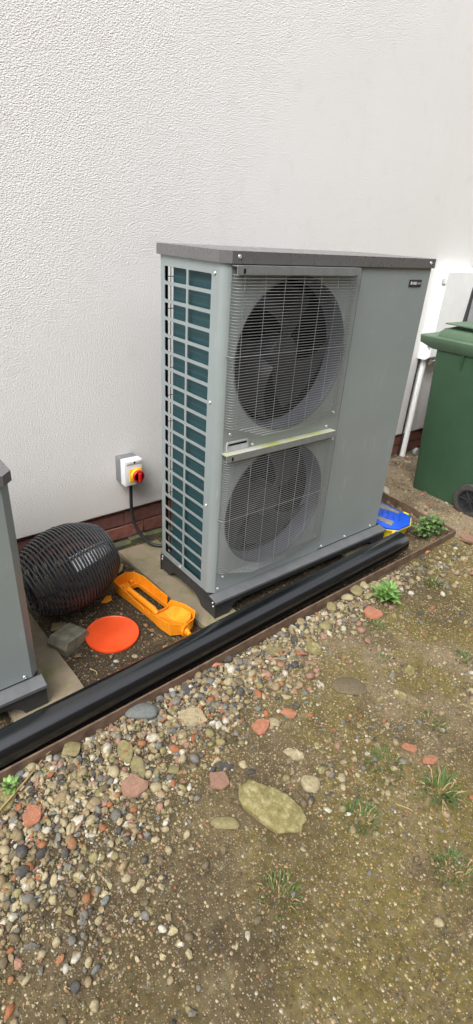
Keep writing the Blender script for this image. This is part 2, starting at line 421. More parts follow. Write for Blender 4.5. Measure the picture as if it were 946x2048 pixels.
nz = fbm(X, Y, 2.3, 4); nz2 = fbm(X+8, Y-3, 6.0, 4)
dE = edge_y(X)-Y
beyond = (X > side_x(Y)) & (Y > -0.30)
humus = np.where(ins, 0.95-np.clip((X-0.95)*1.2, 0, 0.5)-0.25*(nz2 > 0.6), 0.0)
left_pile = np.clip((-0.25-X)*1.6, 0, 1)
band = np.clip(1-(dE-0.04-0.20*left_pile)/(0.16+0.22*left_pile), 0, 1)
humus = np.where(~ins, np.clip(band*0.85*np.clip(1.6-X, 0, 1)+np.clip((nz-0.56)*4, 0, 0.45), 0, 1), humus)
humus = np.where(beyond, np.clip((nz2-0.5)*3, 0, 0.5), humus)
moss = np.where(ins, np.clip((nz2-0.56)*3, 0, 0.4), np.clip((fbm(X+8, Y-3, 4.5, 5)-0.40)*6, 0, 1)*np.clip(0.25+(X+0.7)*0.6+(-0.5-Y)*0.5, 0.1, 1))
moss = np.where(beyond, 0, moss)
dry = np.where(beyond, 0.95, np.where(ins, 0.1, np.clip((fbm(X-4, Y+2, 3.2, 3)-0.55)*4, 0, 0.5)))
col = np.stack([humus, moss, dry, np.ones_like(X)], -1).reshape(-1, 4).astype(np.float32)
ca = me.color_attributes.new('zone', 'FLOAT_COLOR', 'POINT'); ca.data.foreach_set('color', col.ravel())
ground = link('ground', me, M['soil']); tag(ground, 'bare stony soil with moss and grit spreading away from the house wall', kind='structure')

def slab(name, poly, z0, z1, mat, label):
    bm = BM(); prism(bm, poly, lambda a, b, d: (a, b, d), z0, z1)
    bmesh.ops.subdivide_edges(bm, edges=bm.edges, cuts=5, use_grid_fill=True)
    o = obj(name, bm, mat, None, 30, 0.006)
    for v in o.data.vertices:
        q = mnoise.noise_vector(Vector(v.co)*9)*0.006; v.co.x += q.x; v.co.y += q.y
    return tag(o, label, kind='structure')
slab('concrete_slab', [(-0.100, 0.665), (-0.066, -0.066), (0.115, -0.058), (0.13, 0.655)], -0.07, 0.0, M['concrete'], 'worn concrete slab under the grille end of the tall heat pump')
slab('concrete_slab', [(0.88, 0.62), (0.88, -0.06), (1.12, -0.058), (1.12, 0.62)], -0.07, -0.001, M['concrete'], 'concrete slab under the plain end of the tall heat pump')
slab('concrete_slab', [(-0.86, 0.60), (-0.86, -0.13), (-0.607, -0.125), (-0.632, 0.60)], -0.07, 0.0, M['concrete'], 'worn concrete slab under the low heat pump')
slab('concrete_slab', [(-1.72, 0.60), (-1.72, -0.13), (-1.50, -0.13), (-1.50, 0.60)], -0.07, 0.0, M['concrete'], 'concrete slab under the far end of the low heat pump')

# ------------------------------------------------------------------ house wall: render coat over a brick plinth
wall = tag(empty('house_wall', (0, 0.73, 0)), 'house wall of pale grey roughcast render above a red brick plinth', 'wall')
bm = BM(); box(bm, -6, 9, -0.006, 0.25, 0.186, 5.2); obj('render_coat', bm, M['render'], wall, None, 0.004, 2)
bm = BM(); box(bm, -6, 9, 0.016, 0.24, -0.12, 0.185); obj('mortar_bed', bm, M['mortar'], wall)
bm = BM()
for k in range(60):
    x0 = -3+k*0.1
    box(bm, x0, x0+0.0999, -0.028+0.006*math.sin(k*1.7), 0.0155, -0.10, 0.004+0.008*math.sin(k*2.3+1))
obj('footing', bm, M['footing'], wall)
brick_meshes = []
for k in range(5):
    bm = BM(); box(bm, 0, 0.213, 0, 0.10, 0, 0.066)
    bmesh.ops.subdivide_edges(bm, edges=bm.edges, cuts=3, use_grid_fill=True)
    for v in bm.verts:
        q = mnoise.noise_vector(v.co*22+Vector((k*7, 0, 0)))*0.0032; v.co += q
    m_ = bpy.data.meshes.new('brick'); bmesh.ops.recalc_face_normals(bm, faces=bm.faces); bm.to_mesh(m_); bm.free(); m_.materials.append(M['brick'])
    brick_meshes.append(m_)
for ci, (zc, off) in enumerate(((0.016, 0.10), (0.0935, -0.012), (0.170, 0.10))):
    for k in range(-6, 16):
        o = link('brick', brick_meshes[rng.randrange(5)], None, wall, (off+k*0.2245+rng.uniform(-.002, .002), 0.0065+rng.uniform(0, .004), zc))
        if ci == 2: o.scale.z = 0.22

# neighbouring house across the side passage, behind the camera
nb = tag(empty('neighbour_house', (1.0, -4.9, 0)), 'plain brown brick side wall of the neighbouring house across the passage', 'house')
bm = BM(); box(bm, -9, 9, -0.3, 0.0, -0.2, 4.6); obj('side_wall', bm, simple('brown_brickwork', (0.17, 0.11, 0.08), 0.9, 0, 0.3, 8, 0.4, 60), nb)
bm = BM(); prism(bm, [(0.25, 4.5), (0.25, 4.62), (-0.3, 5.1), (-0.3, 4.602)], lambda a, b, d: (d, a, b), -9.2, 9.2); obj('roof_edge', bm, simple('dark_roof', (0.05, 0.045, 0.042), 0.8), nb)

# ------------------------------------------------------------------ heat pumps
def screw(parent, p, n):
    bm = BM(); n = Vector(n).normalized()
    rot = Vector((0, 0, 1)).rotation_difference(n).to_matrix().to_4x4()
    prof = [(0.0068, 0), (0.0068, 0.001), (0.0055, 0.003), (0.003, 0.0042), (0.0022, 0.0026)]
    loft(bm, [[rot @ Vector((r*math.cos(a*PI/5), r*math.sin(a*PI/5), h)) for a in range(10)] for r, h in prof])
    return obj('screw', bm, M['screw'], parent, 40, loc=p)

def fan_guard(root, x0, x1, ztop, pitch, nfull, nshort, zbar, algae):
    """stand-off wire guard in front of one fan: hooked horizontal wires, uprights, a heavier middle wire and a top bracket"""
    bm = BM(); prof = [(0.0, 0.030), (-0.034, 0.030), (-0.034, 0.004), (-0.031, 0.004), (-0.031, 0.027), (0.0, 0.027)]
    prism(bm, [(y, z+zbar-0.006) for y, z in prof], lambda a, b, d: (d, a, b), x0-0.006, x1+0.002)
    guard = obj('fan_guard', bm, M['bracket'], root)
    guard['label'] = 'wire fan guard hung from a folded metal bracket'
    if algae:
        bm = BM(); box(bm, x0-0.006, x1+0.002, -0.0345, -0.001, zbar+0.0243, zbar+0.0258); obj('bracket_ledge', bm, M['algae'], guard)
    for sx in (x0+0.022, ):
        bm = BM(); box(bm, sx-0.004, sx+0.004, -0.0355, -0.034, zbar+0.002, zbar+0.016); obj('bracket_slot', bm, M['dark'], guard, None, 0.0025)
    def wire_mesh(a, b, hookl, hookr, r):
        pts = []
        if hookl: pts += [(a-0.002, -0.002, 0), (a, -0.018, 0), (a+0.006, -0.028, 0), (a+0.016, -0.031, 0)]
        else: pts += [(a, -0.031, 0)]
        if hookr: pts += [(b-0.016, -0.031, 0), (b-0.006, -0.028, 0), (b, -0.018, 0), (b+0.002, -0.002, 0)]
        else: pts += [(b, -0.031, 0)]
        bm = BM(); tube(bm, pts, r, 5)
        m_ = bpy.data.meshes.new('wire'); bmesh.ops.recalc_face_normals(bm, faces=bm.faces)
        for f in bm.faces: f.smooth = True
        bm.to_mesh(m_); bm.free(); m_.materials.append(M['wire']); return m_
    full = wire_mesh(x0, x1, True, True, 0.00098); bar = wire_mesh(x0-0.008, x1+0.002, True, True, 0.0018)
    zs = [ztop-pitch*k for k in range(nfull)]
    lo = zs[-1]
    for k, zz in enumerate(zs):
        link('wire', bar if k == 26 else full, None, guard, (0, 0, zz))
    for k in range(1, nshort+1):
        link('wire', wire_mesh(x0+0.018+0.027*k, x1-0.006-0.030*k, False, False, 0.00098), None, guard, (0, 0, lo-pitch*k))
    for i, xv in enumerate([0.03, 0.12, 0.209, 0.297, 0.384, 0.472, 0.548, 0.566]):
        xx = x0+xv
        bot = lo-pitch*max(0, min(nshort, (xx-x0-0.018)/0.027, (x1-0.006-xx)/0.030))
        bm = BM(); tube(bm, [(xx, -0.0288, zbar+0.01), (xx, -0.0288, bot)], 0.00105, 5, True)
        obj('upright_wire', bm, M['wire'], guard, 60)
    return guard

def fan(root, cx, cz, r, ang):
    bm = BM(); N = 56; rings = []
    for y, rr in ((-0.0035, r+0.003), (-0.004, r), (0.003, r-0.003), (0.012, r-0.006), (0.03, r-0.008), (0.080, r-0.010), (0.080, r-0.002), (0.01, r+0.006)):
        rings.append([(cx+rr*math.cos(2*PI*k/N), y, cz+rr*math.sin(2*PI*k/N)) for k in range(N)])
    rings.append(rings[0])
    loft(bm, rings, False, False); bmesh.ops.remove_doubles(bm, verts=bm.verts, dist=1e-5)
    obj('fan_shroud', bm, M['shroud'], root, 35)
    bm = BM(); N = 28
    loft(bm, [[(cx+rr*math.cos(2*PI*k/N), y, cz+rr*math.sin(2*PI*k/N)) for k in range(N)] for y, rr in ((0.13, 0.072), (0.055, 0.072), (0.045, 0.066), (0.042, 0.03))])
    hub = obj('fan_hub', bm, M['blade'], root, 40)
    for b in range(3):
        bm = BM(); nr, na = 9, 9; V = []
        for i in range(nr):
            q = i/(nr-1); rr = 0.068+(r-0.03-0.068)*q; row = []
            for j in range(na):
                s = j/(na-1); a = ang+b*2*PI/3+(s-0.5)*(1.15+0.35*q)+0.45*q
                row.append((cx+rr*math.cos(a), 0.105-0.065*s+0.012*math.sin(PI*s), cz+rr*math.sin(a)))
            V.append(row)
        for off in (0, 0.003):
            G = [[bm.verts.new((p[0], p[1]+off, p[2])) for p in row] for row in V]
            for i in range(nr-1):
                for j in range(na-1): bm.faces.new((G[i][j], G[i+1][j], G[i+1][j+1], G[i][j+1]))
        obj('fan_blade', bm, M['blade'], hub, 60)
    # motor support behind
    bm = BM(); box(bm, cx-0.035, cx+0.035, 0.14, 0.16, cz-0.29, cz+0.29); obj('motor_bracket', bm, M['dark'], root)

def heat_pump(name, loc, W, H, D, c, fans, seam, rows, lidt, label):
    root = tag(empty(name, loc), label, 'heat pump', None)
    zb = 0.10
    # stand: folded lip on top of arched dark sides
    bm = BM()
    prism(bm, [(-0.0, zb-0.001), (-0.050, zb-0.010), (-0.050, zb-0.022), (-0.046, zb-0.022), (-0.046, zb-0.013), (-0.0, zb-0.005)], lambda a, b, d: (d, a, b), -0.004, W+0.004)
    obj('base_lip', bm, M['base_lip'], root)
    arch = [(-0.002, 0.0), (0.075, 0.0), (0.085, 0.02), (0.11, 0.045), (0.15, 0.052), (W-0.15, 0.052), (W-0.11, 0.045), (W-0.085, 0.02), (W-0.075, 0.0), (W+0.002, 0.0), (W+0.002, zb-0.0135), (-0.002, zb-0.0135)]
    bm = BM(); prism(bm, arch, lambda a, b, d: (a, d, b), -0.044, -0.040); obj('base_front', bm, M['base'], root)
    bm = BM(); prism(bm, arch, lambda a, b, d: (a, d, b), D+0.012, D+0.016); obj('base_back', bm, M['base'], root)
    sa = [(-0.039, 0.0), (0.06, 0.0), (0.075, 0.02), (0.10, 0.040), (0.13, 0.046), (D-0.115, 0.046), (D-0.09, 0.040), (D-0.07, 0.02), (D-0.06, 0.012), (D+0.011, 0.012), (D+0.011, zb-0.0005), (0.0, zb-0.0005), (-0.039, zb-0.0135)]
    for xx in (0.001, W-0.005):
        bm = BM(); prism(bm, sa, lambda a, b, d: (d, a, b), xx, xx+0.004); sp = obj('base_side', bm, M['base'], root)
        for (yy, zz) in ((-0.022, 0.072), (-0.026, 0.055), (D-0.002, 0.085), (D+0.002, 0.068)):
            s_ = screw(sp, (xx if xx < 0.1 else xx+0.004, yy, zz), (-1 if xx < 0.1 else 1, 0, 0)); s_.scale = (0.8, 0.8, 0.8)
    for xx in (0.045, W-0.045):
        for yy in (D-0.03, 0.01):
            bm = BM(); tube(bm, [(xx, yy, 0.0), (xx, yy, 0.007), (xx, yy, 0.012), (xx, yy, 0.05)], 0.03, 18, True, [0.031, 0.031, 0.026, 0.022]); obj('rubber_foot', bm, M['rubber'], root, 40)
    bm = BM(); box(bm, 0.006, W-0.006, 0.002, D-0.002, zb-0.02, zb-0.006); obj('drip_tray', bm, M['base'], root)
    # casing: side with rows of rounded openings, chamfered corners, front sheet with fan holes, plain service panel
    holes = []
    if rows:
        z0, z1 = 0.127, H-0.025; pt = (z1-z0)/rows
        for k in range(rows):
            za, zz = z0+k*pt, z0+(k+1)*pt-0.012
            holes.append(rrect(0.070, 0.2055, za, zz, 0.005, 3)); holes.append(rrect(0.2175, 0.360, za, zz, 0.005, 3))
    bm = BM(); plate(bm, [(c, zb), (D, zb), (D, H), (c, H)], holes, lambda a, b, d: (d, a, b), 0.0025); obj('side_grille', bm, M['casing'], root)
    bm = BM(); prism(bm, [(0.0, c), (0.0, c+0.004), (0.003, c+0.0008), (c+0.0008, 0.003), (c+0.004, 0.0), (c, 0.0), (c*0.55, c*0.38), (c*0.38, c*0.55)][::-1], lambda a, b, d: (a-0.0008, b-0.0008, d), zb, H)
    obj('corner_panel', bm, M['casing'], root, 50)
    bm = BM(); prism(bm, [(W, c), (W-0.003, c+0.001), (W-c-0.001, 0.003), (W-c, 0.0), (W-c*0.55, c*0.38), (W-c*0.38, c*0.55)], lambda a, b, d: (a, b, d), zb, H); obj('corner_panel', bm, M['casing'], root, 50)
    bm = BM(); box(bm, W-0.0025, W, c, D, zb, H); obj('side_panel', bm, M['casing'], root)
    fh = [circle(cx, cz, r) for cx, cz, r, a in fans]
    bm = BM(); plate(bm, [(c, zb), (seam-0.0015, zb), (seam-0.0015, H), (c, H)], fh, lambda a, b, d: (a, d, b), 0.002); obj('front_panel', bm, M['casing'], root)
    bm = BM(); box(bm, seam+0.0015, W-c, -0.001, 0.002, zb+0.004, H); obj('service_panel', bm, M['casing'], root, None, 0.0008, 1)
    # inside: finned coil, divider, rear post and rear wires
    bm = BM(); box(bm, 0.022, 0.050, 0.055, 0.335, zb+0.015, H-0.012); box(bm, 0.0505, seam, 0.305, 0.335, zb+0.015, H-0.012); obj('coil', bm, M['coil'], root)
    bm = BM(); box(bm, 0.0525, seam, 0.2985, 0.3035, zb+0.015, H-0.012); box(bm, 0.0505, 0.0545, 0.03, 0.298, zb+0.015, H-0.012); obj('interior_shade_sheet', bm, M['dark'], root)  # near-black sheets added to darken the view through the fan holes
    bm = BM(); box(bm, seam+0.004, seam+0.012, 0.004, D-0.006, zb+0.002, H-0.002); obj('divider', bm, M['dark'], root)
    bm = BM(); box(bm, seam+0.0125, W-0.004, D-0.003, D, zb, H); obj('back_panel', bm, M['casing'], root)
    bm = BM(); box(bm, 0.0028, 0.030, D-0.0025, D, zb, H); obj('rear_post', bm, M['dark'], root)
    if rows:
        bm = BM()
        for k in range(1, 9): tube(bm, [(0.033+k*0.010 if k == 1 else 0.043+(k-1)*0.09, D-0.001, zb), (0.033+k*0.010 if k == 1 else 0.043+(k-1)*0.09, D-0.001, H-0.002)], 0.0016, 5)
        for k in range(11): tube(bm, [(0.028, D+0.001, 0.19+k*0.112), (seam, D+0.001, 0.19+k*0.112)], 0.0014, 5)
        obj('rear_guard', bm, M['dark'], root)
    # lid
    bm = BM(); o_ = 0.011; cl = c+0.004
    ring = [(-o_+cl, -o_), (W+o_-cl, -o_), (W+o_, -o_+cl), (W+o_, D+o_), (-o_, D+o_), (-o_, -o_+cl)]
    prism(bm, ring, lambda a, b, d: (a, b, d), H-0.001, H+lidt)
    lid = obj('lid', bm, M['lid'], root, 40, 0.009, 3)
    for xx in ((0.047, W-0.055)): screw(lid, (xx, -o_-0.0003, H+0.019), (0, -1, 0))
    return root

hp = heat_pump('heat_pump', (0, 0, 0), 1.145, 1.385, 0.387, 0.026, [(0.336, 1.069, 0.277, 0.9), (0.332, 0.445, 0.275, 2.2)], 0.662, 20, 0.035,
               'tall grey heat pump with two fan guards, one above the other')
fan(hp, 0.336, 1.069, 0.277, -0.95); fan(hp, 0.332, 0.445, 0.275, 0.6)
fan_guard(hp, 0.030, 0.613, 1.352, 0.00975, 53, 5, 1.356, False)
fan_guard(hp, 0.029, 0.611, 0.714, 0.00963, 53, 5, 0.718, True)
for yz in ((0.052, 1.351), (0.052, 0.927), (0.052, 0.511), (0.233, 0.112)): screw(hp, (-0.0002, yz[0], yz[1]), (-1, 0, 0))
for xz in ((0.064, 0.171), (0.040, 0.118), (0.059, 0.812), (0.173, 0.752), (0.587, 0.757), (0.618, 0.815), (0.640, 0.690)): screw(hp, (xz[0], -0.0002, xz[1]), (0, -1, 0))
for xz in ((0.682, 0.117), (0.856, 0.117), (1.062, 0.117)): screw(hp, (xz[0], -0.0012, xz[1]), (0, -1, 0))
# recessed carrying handle
bm = BM(); plate(bm, rrect(0.043, 0.148, 0.744, 0.782, 0.006, 4), [rrect(0.050, 0.141, 0.750, 0.776, 0.005, 4)], lambda a, b, d: (a, d, b), -0.0055)
hd = obj('carry_handle', bm, M['handle'], hp, 40, 0.0)
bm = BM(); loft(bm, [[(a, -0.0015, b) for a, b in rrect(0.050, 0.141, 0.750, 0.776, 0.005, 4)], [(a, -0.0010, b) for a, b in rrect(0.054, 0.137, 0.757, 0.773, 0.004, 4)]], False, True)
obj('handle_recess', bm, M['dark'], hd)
bm = BM(); loft(bm, [[(0.050, -0.005, 0.7505), (0.141, -0.005, 0.7505), (0.141, -0.0018, 0.766), (0.050, -0.0018, 0.766)], [(0.050, -0.0045, 0.7505), (0.141, -0.0045, 0.7505), (0.141, -0.0013, 0.766), (0.050, -0.0013, 0.766)]])
obj('handle_lip', bm, M['handle'], hd)
# badge
bm = BM(); box(bm, 0.976, 1.063, -0.0045, -0.001, 1.310, 1.338); bd = obj('badge', bm, M['badge'], hp, None, 0.001, 1)
def text_mesh(name, body, size, parent, loc, mat, rx=PI/2):
    cu = bpy.data.curves.new(name, 'FONT'); cu.body = body; cu.size = size; cu.extrude = 0.0003
    to = bpy.data.objects.new('tmp_text', cu); COL.objects.link(to)
    dg = bpy.context.evaluated_depsgraph_get(); m_ = bpy.data.meshes.new_from_object(to.evaluated_get(dg))
    bpy.data.objects.remove(to); bpy.data.curves.remove(cu)
    m_.name = name; m_.materials.clear(); m_.materials.append(mat)
    o = link(name, m_, None, parent, loc); o.rotation_euler = (rx, 0, 0); return o
bm = BM(); box(bm, 0.9855, 0.9905, -0.0055, -0.0046, 1.319, 1.331); obj('badge_emblem', bm, M['badge_ink'], bd)
tx = text_mesh('badge_lettering', 'NIBE', 0.0165, bd, (0.9935, -0.0052, 1.3185), M['badge_ink'])
tx = text_mesh('badge_lettering', 'F2040', 0.0115, bd, (1.0295, -0.0052, 1.3195), M['handle'])

low = heat_pump('heat_pump', (-1.775, -0.036, 0), 1.035, 0.822, 0.375, 0.026, [(0.30, 0.46, 0.26, 0.9)], 0.60, 0, 0.030,
                'low grey heat pump standing beside the tall one, behind the black pipe')
fan(low, 0.30, 0.46, 0.26, 0.4); fan_guard(low, 0.020, 0.580, 0.74, 0.00975, 53, 5, 0.744, False)
for xz in ((0.62, 0.117), (0.80, 0.117), (0.985, 0.117)): screw(low, (xz[0], -0.0012, xz[1]), (0, -1, 0))

# ------------------------------------------------------------------ pipe and edging in front of the units
def pipe_y(x): return -0.187+0.037*x+0.002*math.sin(2.1*x)
PR = 0.0565
bm = BM(); N = 40; rings = []
for rr, xx in ((PR-0.004, 1.10), (PR-0.004, 1.155), (PR-0.0005, 1.157), (PR, 1.1555)): rings.append((rr, xx))
rings += [(PR, 1.155-0.1*k) for k in range(1, 30)]
a_ = math.atan(0.036)
loft(bm, [[(xx-rr*math.cos(2*PI*k/N)*math.sin(a_), pipe_y(xx)+rr*math.cos(2*PI*k/N)*math.cos(a_), PR+0.001+rr*math.sin(2*PI*k/N)) for k in range(N)] for rr, xx in rings], False, True)
tag(obj('black_pipe', bm, M['pipe'], None, 40), 'long glossy black plastic pipe lying along the front of both heat pumps', 'pipe')

ed = tag(empty('soil_edging', (0, 0, 0)), 'thin rusty brown edging strip holding back the stony soil', 'edging')
bm = BM(); n = 60; P = []
for k in range(n+1):
    x = -2.2+(EDGE_X+2.2)*k/n; P.append((x, edge_y(x)+0.003*math.sin(x*3.1)*math.sin(k*PI/n), 0.050+0.003*math.sin(x*2.3+1)))
loft(bm, [[(x, y-0.0035, -0.06), (x, y+0.0035, -0.06), (x, y+0.0035, zt), (x, y-0.0035, zt)] for x, y, zt in P])
obj('front_strip', bm, M['edging'], ed)
bm = BM(); P = []
for k in range(21):
    y = -0.238+0.92*k/20; P.append((side_x(y)+0.004, y, 0.046-0.012*k/20+0.003*math.sin(k)))
loft(bm, [[(x-0.0035, y, -0.06), (x+0.0035, y, -0.06), (x+0.0035, y, zt), (x-0.0035, y, zt)] for x, y, zt in P])
obj('side_strip', bm, M['edging'], ed)

# ------------------------------------------------------------------ isolator switch and cable on the wall
sw = tag(empty('isolator_switch', (-0.010, 0.724, 0.366)), 'white and grey isolator switch with red rotary knob on the rendered wall', 'switch')
bm = BM(); box(bm, -0.047, 0.045, -0.052, 0.0, 0, 0.126); obj('back_box', bm, M['switch_grey'], sw, 40, 0.004)
bm = BM(); box(bm, -0.048, 0.046, -0.098, -0.0525, -0.002, 0.128); cv = obj('cover', bm, M['switch_white'], sw, 40, 0.006)
bm = BM(); box(bm, -0.040, 0.042, -0.1005, -0.0985, 0.004, 0.104); obj('cover_panel', bm, M['switch_white'], cv, 40, 0.001)
bm = BM(); box(bm, -0.040, 0.042, -0.1020, -0.0985, 0.110, 0.124); obj('cover_ledge', bm, M['switch_white'], cv, 40, 0.001)
bm = BM(); tube(bm, [(0.002, -0.0975, 0.117), (0.002, -0.1026, 0.117)], 0.0055, 12); obj('cover_screw', bm, M['dark'], cv)
bm = BM(); box(bm, -0.026, 0.040, -0.1035, -0.101, 0.018, 0.086); obj('yellow_plate', bm, M['yellow'], sw, 40, 0.002)
bm = BM(); tube(bm, [(0.011, -0.103, 0.053), (0.011, -0.114, 0.053), (0.011, -0.116, 0.053)], 0.029, 28, True, [0.031, 0.031, 0.028]); obj('knob_ring', bm, M['yellow'], sw, 40)
bm = BM(); tube(bm, [(0.011, -0.116, 0.053), (0.011, -0.126, 0.053), (0.011, -0.129, 0.053), (0.011, -0.129, 0.053), (0.011, -0.122, 0.053)], 0.028, 32, True, [0.029, 0.029, 0.027, 0.022, 0.020])
kn = obj('knob', bm, M['red'], sw, 40)
bm = BM(); box(bm, 0.0045, 0.0175, -0.146, -0.1215, 0.030, 0.075); obj('knob_grip', bm, M['red'], kn, 40, 0.004)
bm = BM(); tube(bm, [(0.008, -0.045, 0.001), (0.008, -0.045, -0.022)], 0.013, 10); obj('cable_gland', bm, M['cable'], sw, 40)
def spline(pts, n=10):
    P = [Vector(p) for p in pts]; P = [P[0]*2-P[1]]+P+[P[-1]*2-P[-2]]; out = []
    for i in range(1, len(P)-2):
        for k in range(n):
            t_ = k/n; a, b, c, d = P[i-1], P[i], P[i+1], P[i+2]
            out.append(0.5*((2*b)+(c-a)*t_+(2*a-5*b+4*c-d)*t_*t_+(3*b-a-3*c+d)*t_**3))
    out.append(P[-2]); return out
bm = BM(); tube(bm, spline([(-0.002, 0.679, 0.362), (-0.002, 0.682, 0.28), (0.001, 0.684, 0.19), (0.010, 0.672, 0.12), (0.030, 0.645, 0.062), (0.058, 0.610, 0.022), (0.098, 0.575, 0.010), (0.15, 0.535, 0.012), (0.22, 0.46, 0.03), (0.27, 0.36, 0.075)]), 0.0085, 10)
tag(obj('power_cable', bm, M['cable'], None, 60), 'black power cable drooping from the isolator switch to the tall heat pump', 'cable')

# ------------------------------------------------------------------ black slatted basket
B0, B1 = Vector((-0.640, 0.375, 0.150)), Vector((-0.275, 0.425, 0.205))
bk = tag(empty('slatted_basket', ((B0.x+B1.x)/2, (B0.y+B1.y)/2, -0.015)), 'black slatted barrel-shaped basket lying on its side against the wall', 'basket')
o0 = Vector(bk.location); axv = (B1-B0); BL = axv.length; axv.normalize()
e1 = Vector((0, 0, 1)); e1 = (e1-axv*e1.dot(axv)).normalized(); e2 = axv.cross(e1)
def brad(s): return 0.112+0.068*(1-abs(2*s-1)**2.2)
mid = (B0+B1)/2-o0
def bpt(s, a, k=1.0): return mid+axv*((s-0.5)*BL)+(e1*math.cos(a)+e2*math.sin(a))*brad(s)*k
NS = 27; SEG = 44
for i in range(NS):
    s = i/(NS-1); bm = BM(); rings = []
    for k in range(SEG):
        a = 2*PI*k/SEG; rr = brad(s); d = e1*math.cos(a)+e2*math.sin(a); cc = mid+axv*((s-0.5)*BL)
        rings.append([cc+d*(rr+0.003)-axv*0.0036, cc+d*(rr+0.003)+axv*0.0036, cc+d*(rr-0.003)+axv*0.0036, cc+d*(rr-0.003)-axv*0.0036])
    rings.append(rings[0]); loft(bm, rings, False, False); bmesh.ops.remove_doubles(bm, verts=bm.verts, dist=1e-6)
    for v in bm.verts: v.co += mnoise.noise_vector(v.co*14+Vector((i*3.7, 0, 0)))*0.0016
    obj('slat', bm, M['basket'], bk, 50)
for j in range(11):
    a = 2*PI*(j+0.3)/11
    bm = BM(); tube(bm, [bpt(k/24, a, 0.975) for k in range(25)], 0.0042, 6); obj('rib', bm, M['basket'], bk, 60)
for s, rr in ((1.0, 0.105), (1.0, 0.075), (1.0, 0.045), (0.0, 0.105), (0.0, 0.08), (0.0, 0.05)):
    cc = mid+axv*((s-0.5)*BL); bm = BM()
    tube(bm, [cc+(e1*math.cos(2*PI*k/36)+e2*math.sin(2*PI*k/36))*rr for k in range(36)], 0.004, 6, False, None, True); obj('end_ring', bm, M['basket'], bk, 60)
for s in (0.0, 1.0):
    cc = mid+axv*((s-0.5)*BL)
    for j in range(4):
        a = PI*j/4; d = (e1*math.cos(a)+e2*math.sin(a))*0.118; bm = BM(); tube(bm, [cc-d, cc+d], 0.0042, 6); obj('end_spoke', bm, M['basket'], bk, 60)
bm = BM(); R0 = []
for k in range(13):
    s = 0.44+0.48*k/12
    R0.append([bpt(s, 1.08-0.40*q_, kk) for q_, kk in ((0, 0.935), (0.33, 0.935), (0.66, 0.935), (1, 0.935), (1, 0.92), (0.66, 0.92), (0.33, 0.92), (0, 0.92))])
loft(bm, R0); ip = obj('inner_strip', bm, M['pale'], bk, 50); ip['label'] = 'pale grey strip inside the black basket'  # pale curved strip just inside the slats

# ------------------------------------------------------------------ orange plastic sprinkler tray
A, Bq = Vector((-0.200, 0.385, 0)), Vector((-0.152, -0.045, 0))
ang = math.atan2((Bq-A).y, (Bq-A).x)
sp = tag(empty('sprinkler_tray', (A.x, A.y, -0.012), ang), 'orange plastic sprinkler body with a long slot lying half on the slab', 'sprinkler')
sp.rotation_euler = (-0.03, -0.02, ang); sp.scale = (1.0, 1.0, 1.3)
# local: u along the length, v to the left of it (positive v = slab side), w up
def strip(bm, pts, hs, th=0.0032, z0=0.0, closed=True, flare=0.006):
    n = len(pts); P = [Vector((a, b, 0)) for a, b in pts]; rings = []
    for i in range(n):
        pa, pb = (P[i-1], P[(i+1) % n]) if closed else (P[max(0, i-1)], P[min(n-1, i+1)])
        d = (pb-pa).normalized(); nn = Vector((d.y, -d.x, 0)); fl = nn*flare*hs[i]/0.04
        rings.append([P[i]+Vector((0, 0, z0)), P[i]+fl+Vector((0, 0, hs[i])), P[i]+fl-nn*th+Vector((0, 0, hs[i])), P[i]-nn*th+Vector((0, 0, z0))])
    if closed: rings.append(rings[0])
    loft(bm, rings, not closed, not closed)
    if closed: bmesh.ops.remove_doubles(bm, verts=bm.verts, dist=1e-6)
out_ = [(0.008, -0.060), (0.12, -0.056), (0.20, -0.056), (0.225, -0.056), (0.26, -0.057), (0.285, -0.058), (0.34, -0.062), (0.405, -0.058), (0.428, -0.022), (0.434, 0.005), (0.430, 0.040), (0.405, 0.066), (0.345, 0.062), (0.290, 0.054), (0.262, 0.054), (0.248, 0.048), (0.236, 0.054), (0.15, 0.055), (0.055, 0.057), (0.012, 0.036), (-0.012, 0.012), (-0.010, -0.030)]
hts = [0.046, 0.036, 0.030, 0.020, 0.020, 0.034, 0.044, 0.048, 0.044, 0.040, 0.044, 0.050, 0.050, 0.042, 0.036, 0.012, 0.040, 0.042, 0.046, 0.052, 0.050, 0.044]
slot = rrect(0.042, 0.276, -0.019, 0.039, 0.010, 3)
bm = BM(); plate(bm, out_, [slot], lambda a, b, d: (a, b, d+0.006), 0.003)
obj('tray_floor', bm, M['orange'], sp)
bm = BM(); strip(bm, out_, hts); obj('outer_wall', bm, M['orange'], sp, 30)
bm = BM(); strip(bm, slot, [0.022]*len(slot), 0.003, 0.006, True, -0.002); obj('slot_wall', bm, M['orange'], sp, 30)
bm = BM(); tube(bm, [(0.062, -0.032, 0.024), (0.075, -0.031, 0.028), (0.26, -0.031, 0.026), (0.285, -0.032, 0.020)], 0.0115, 10, True, [0.009, 0.0118, 0.0118, 0.010]); obj('water_tube', bm, M['orange'], sp, 40)
bm = BM(); box(bm, 0.165, 0.235, -0.0545, -0.044, 0.0092, 0.0105); obj('gap_shade_patch', bm, M['gap_shade'], sp)  # dark sheet stands in for shade in the gap along the tray wall
for (u0, v0) in ((0.024, -0.038), (0.018, 0.020)):
    bm = BM(); box(bm, u0-0.009, u0+0.009, v0-0.007, v0+0.007, 0.009, 0.026); obj('mounting_lug', bm, M['orange'], sp, 30, 0.002)
bm = BM()    # funnel-shaped end: facets falling from the wall tops to a low middle
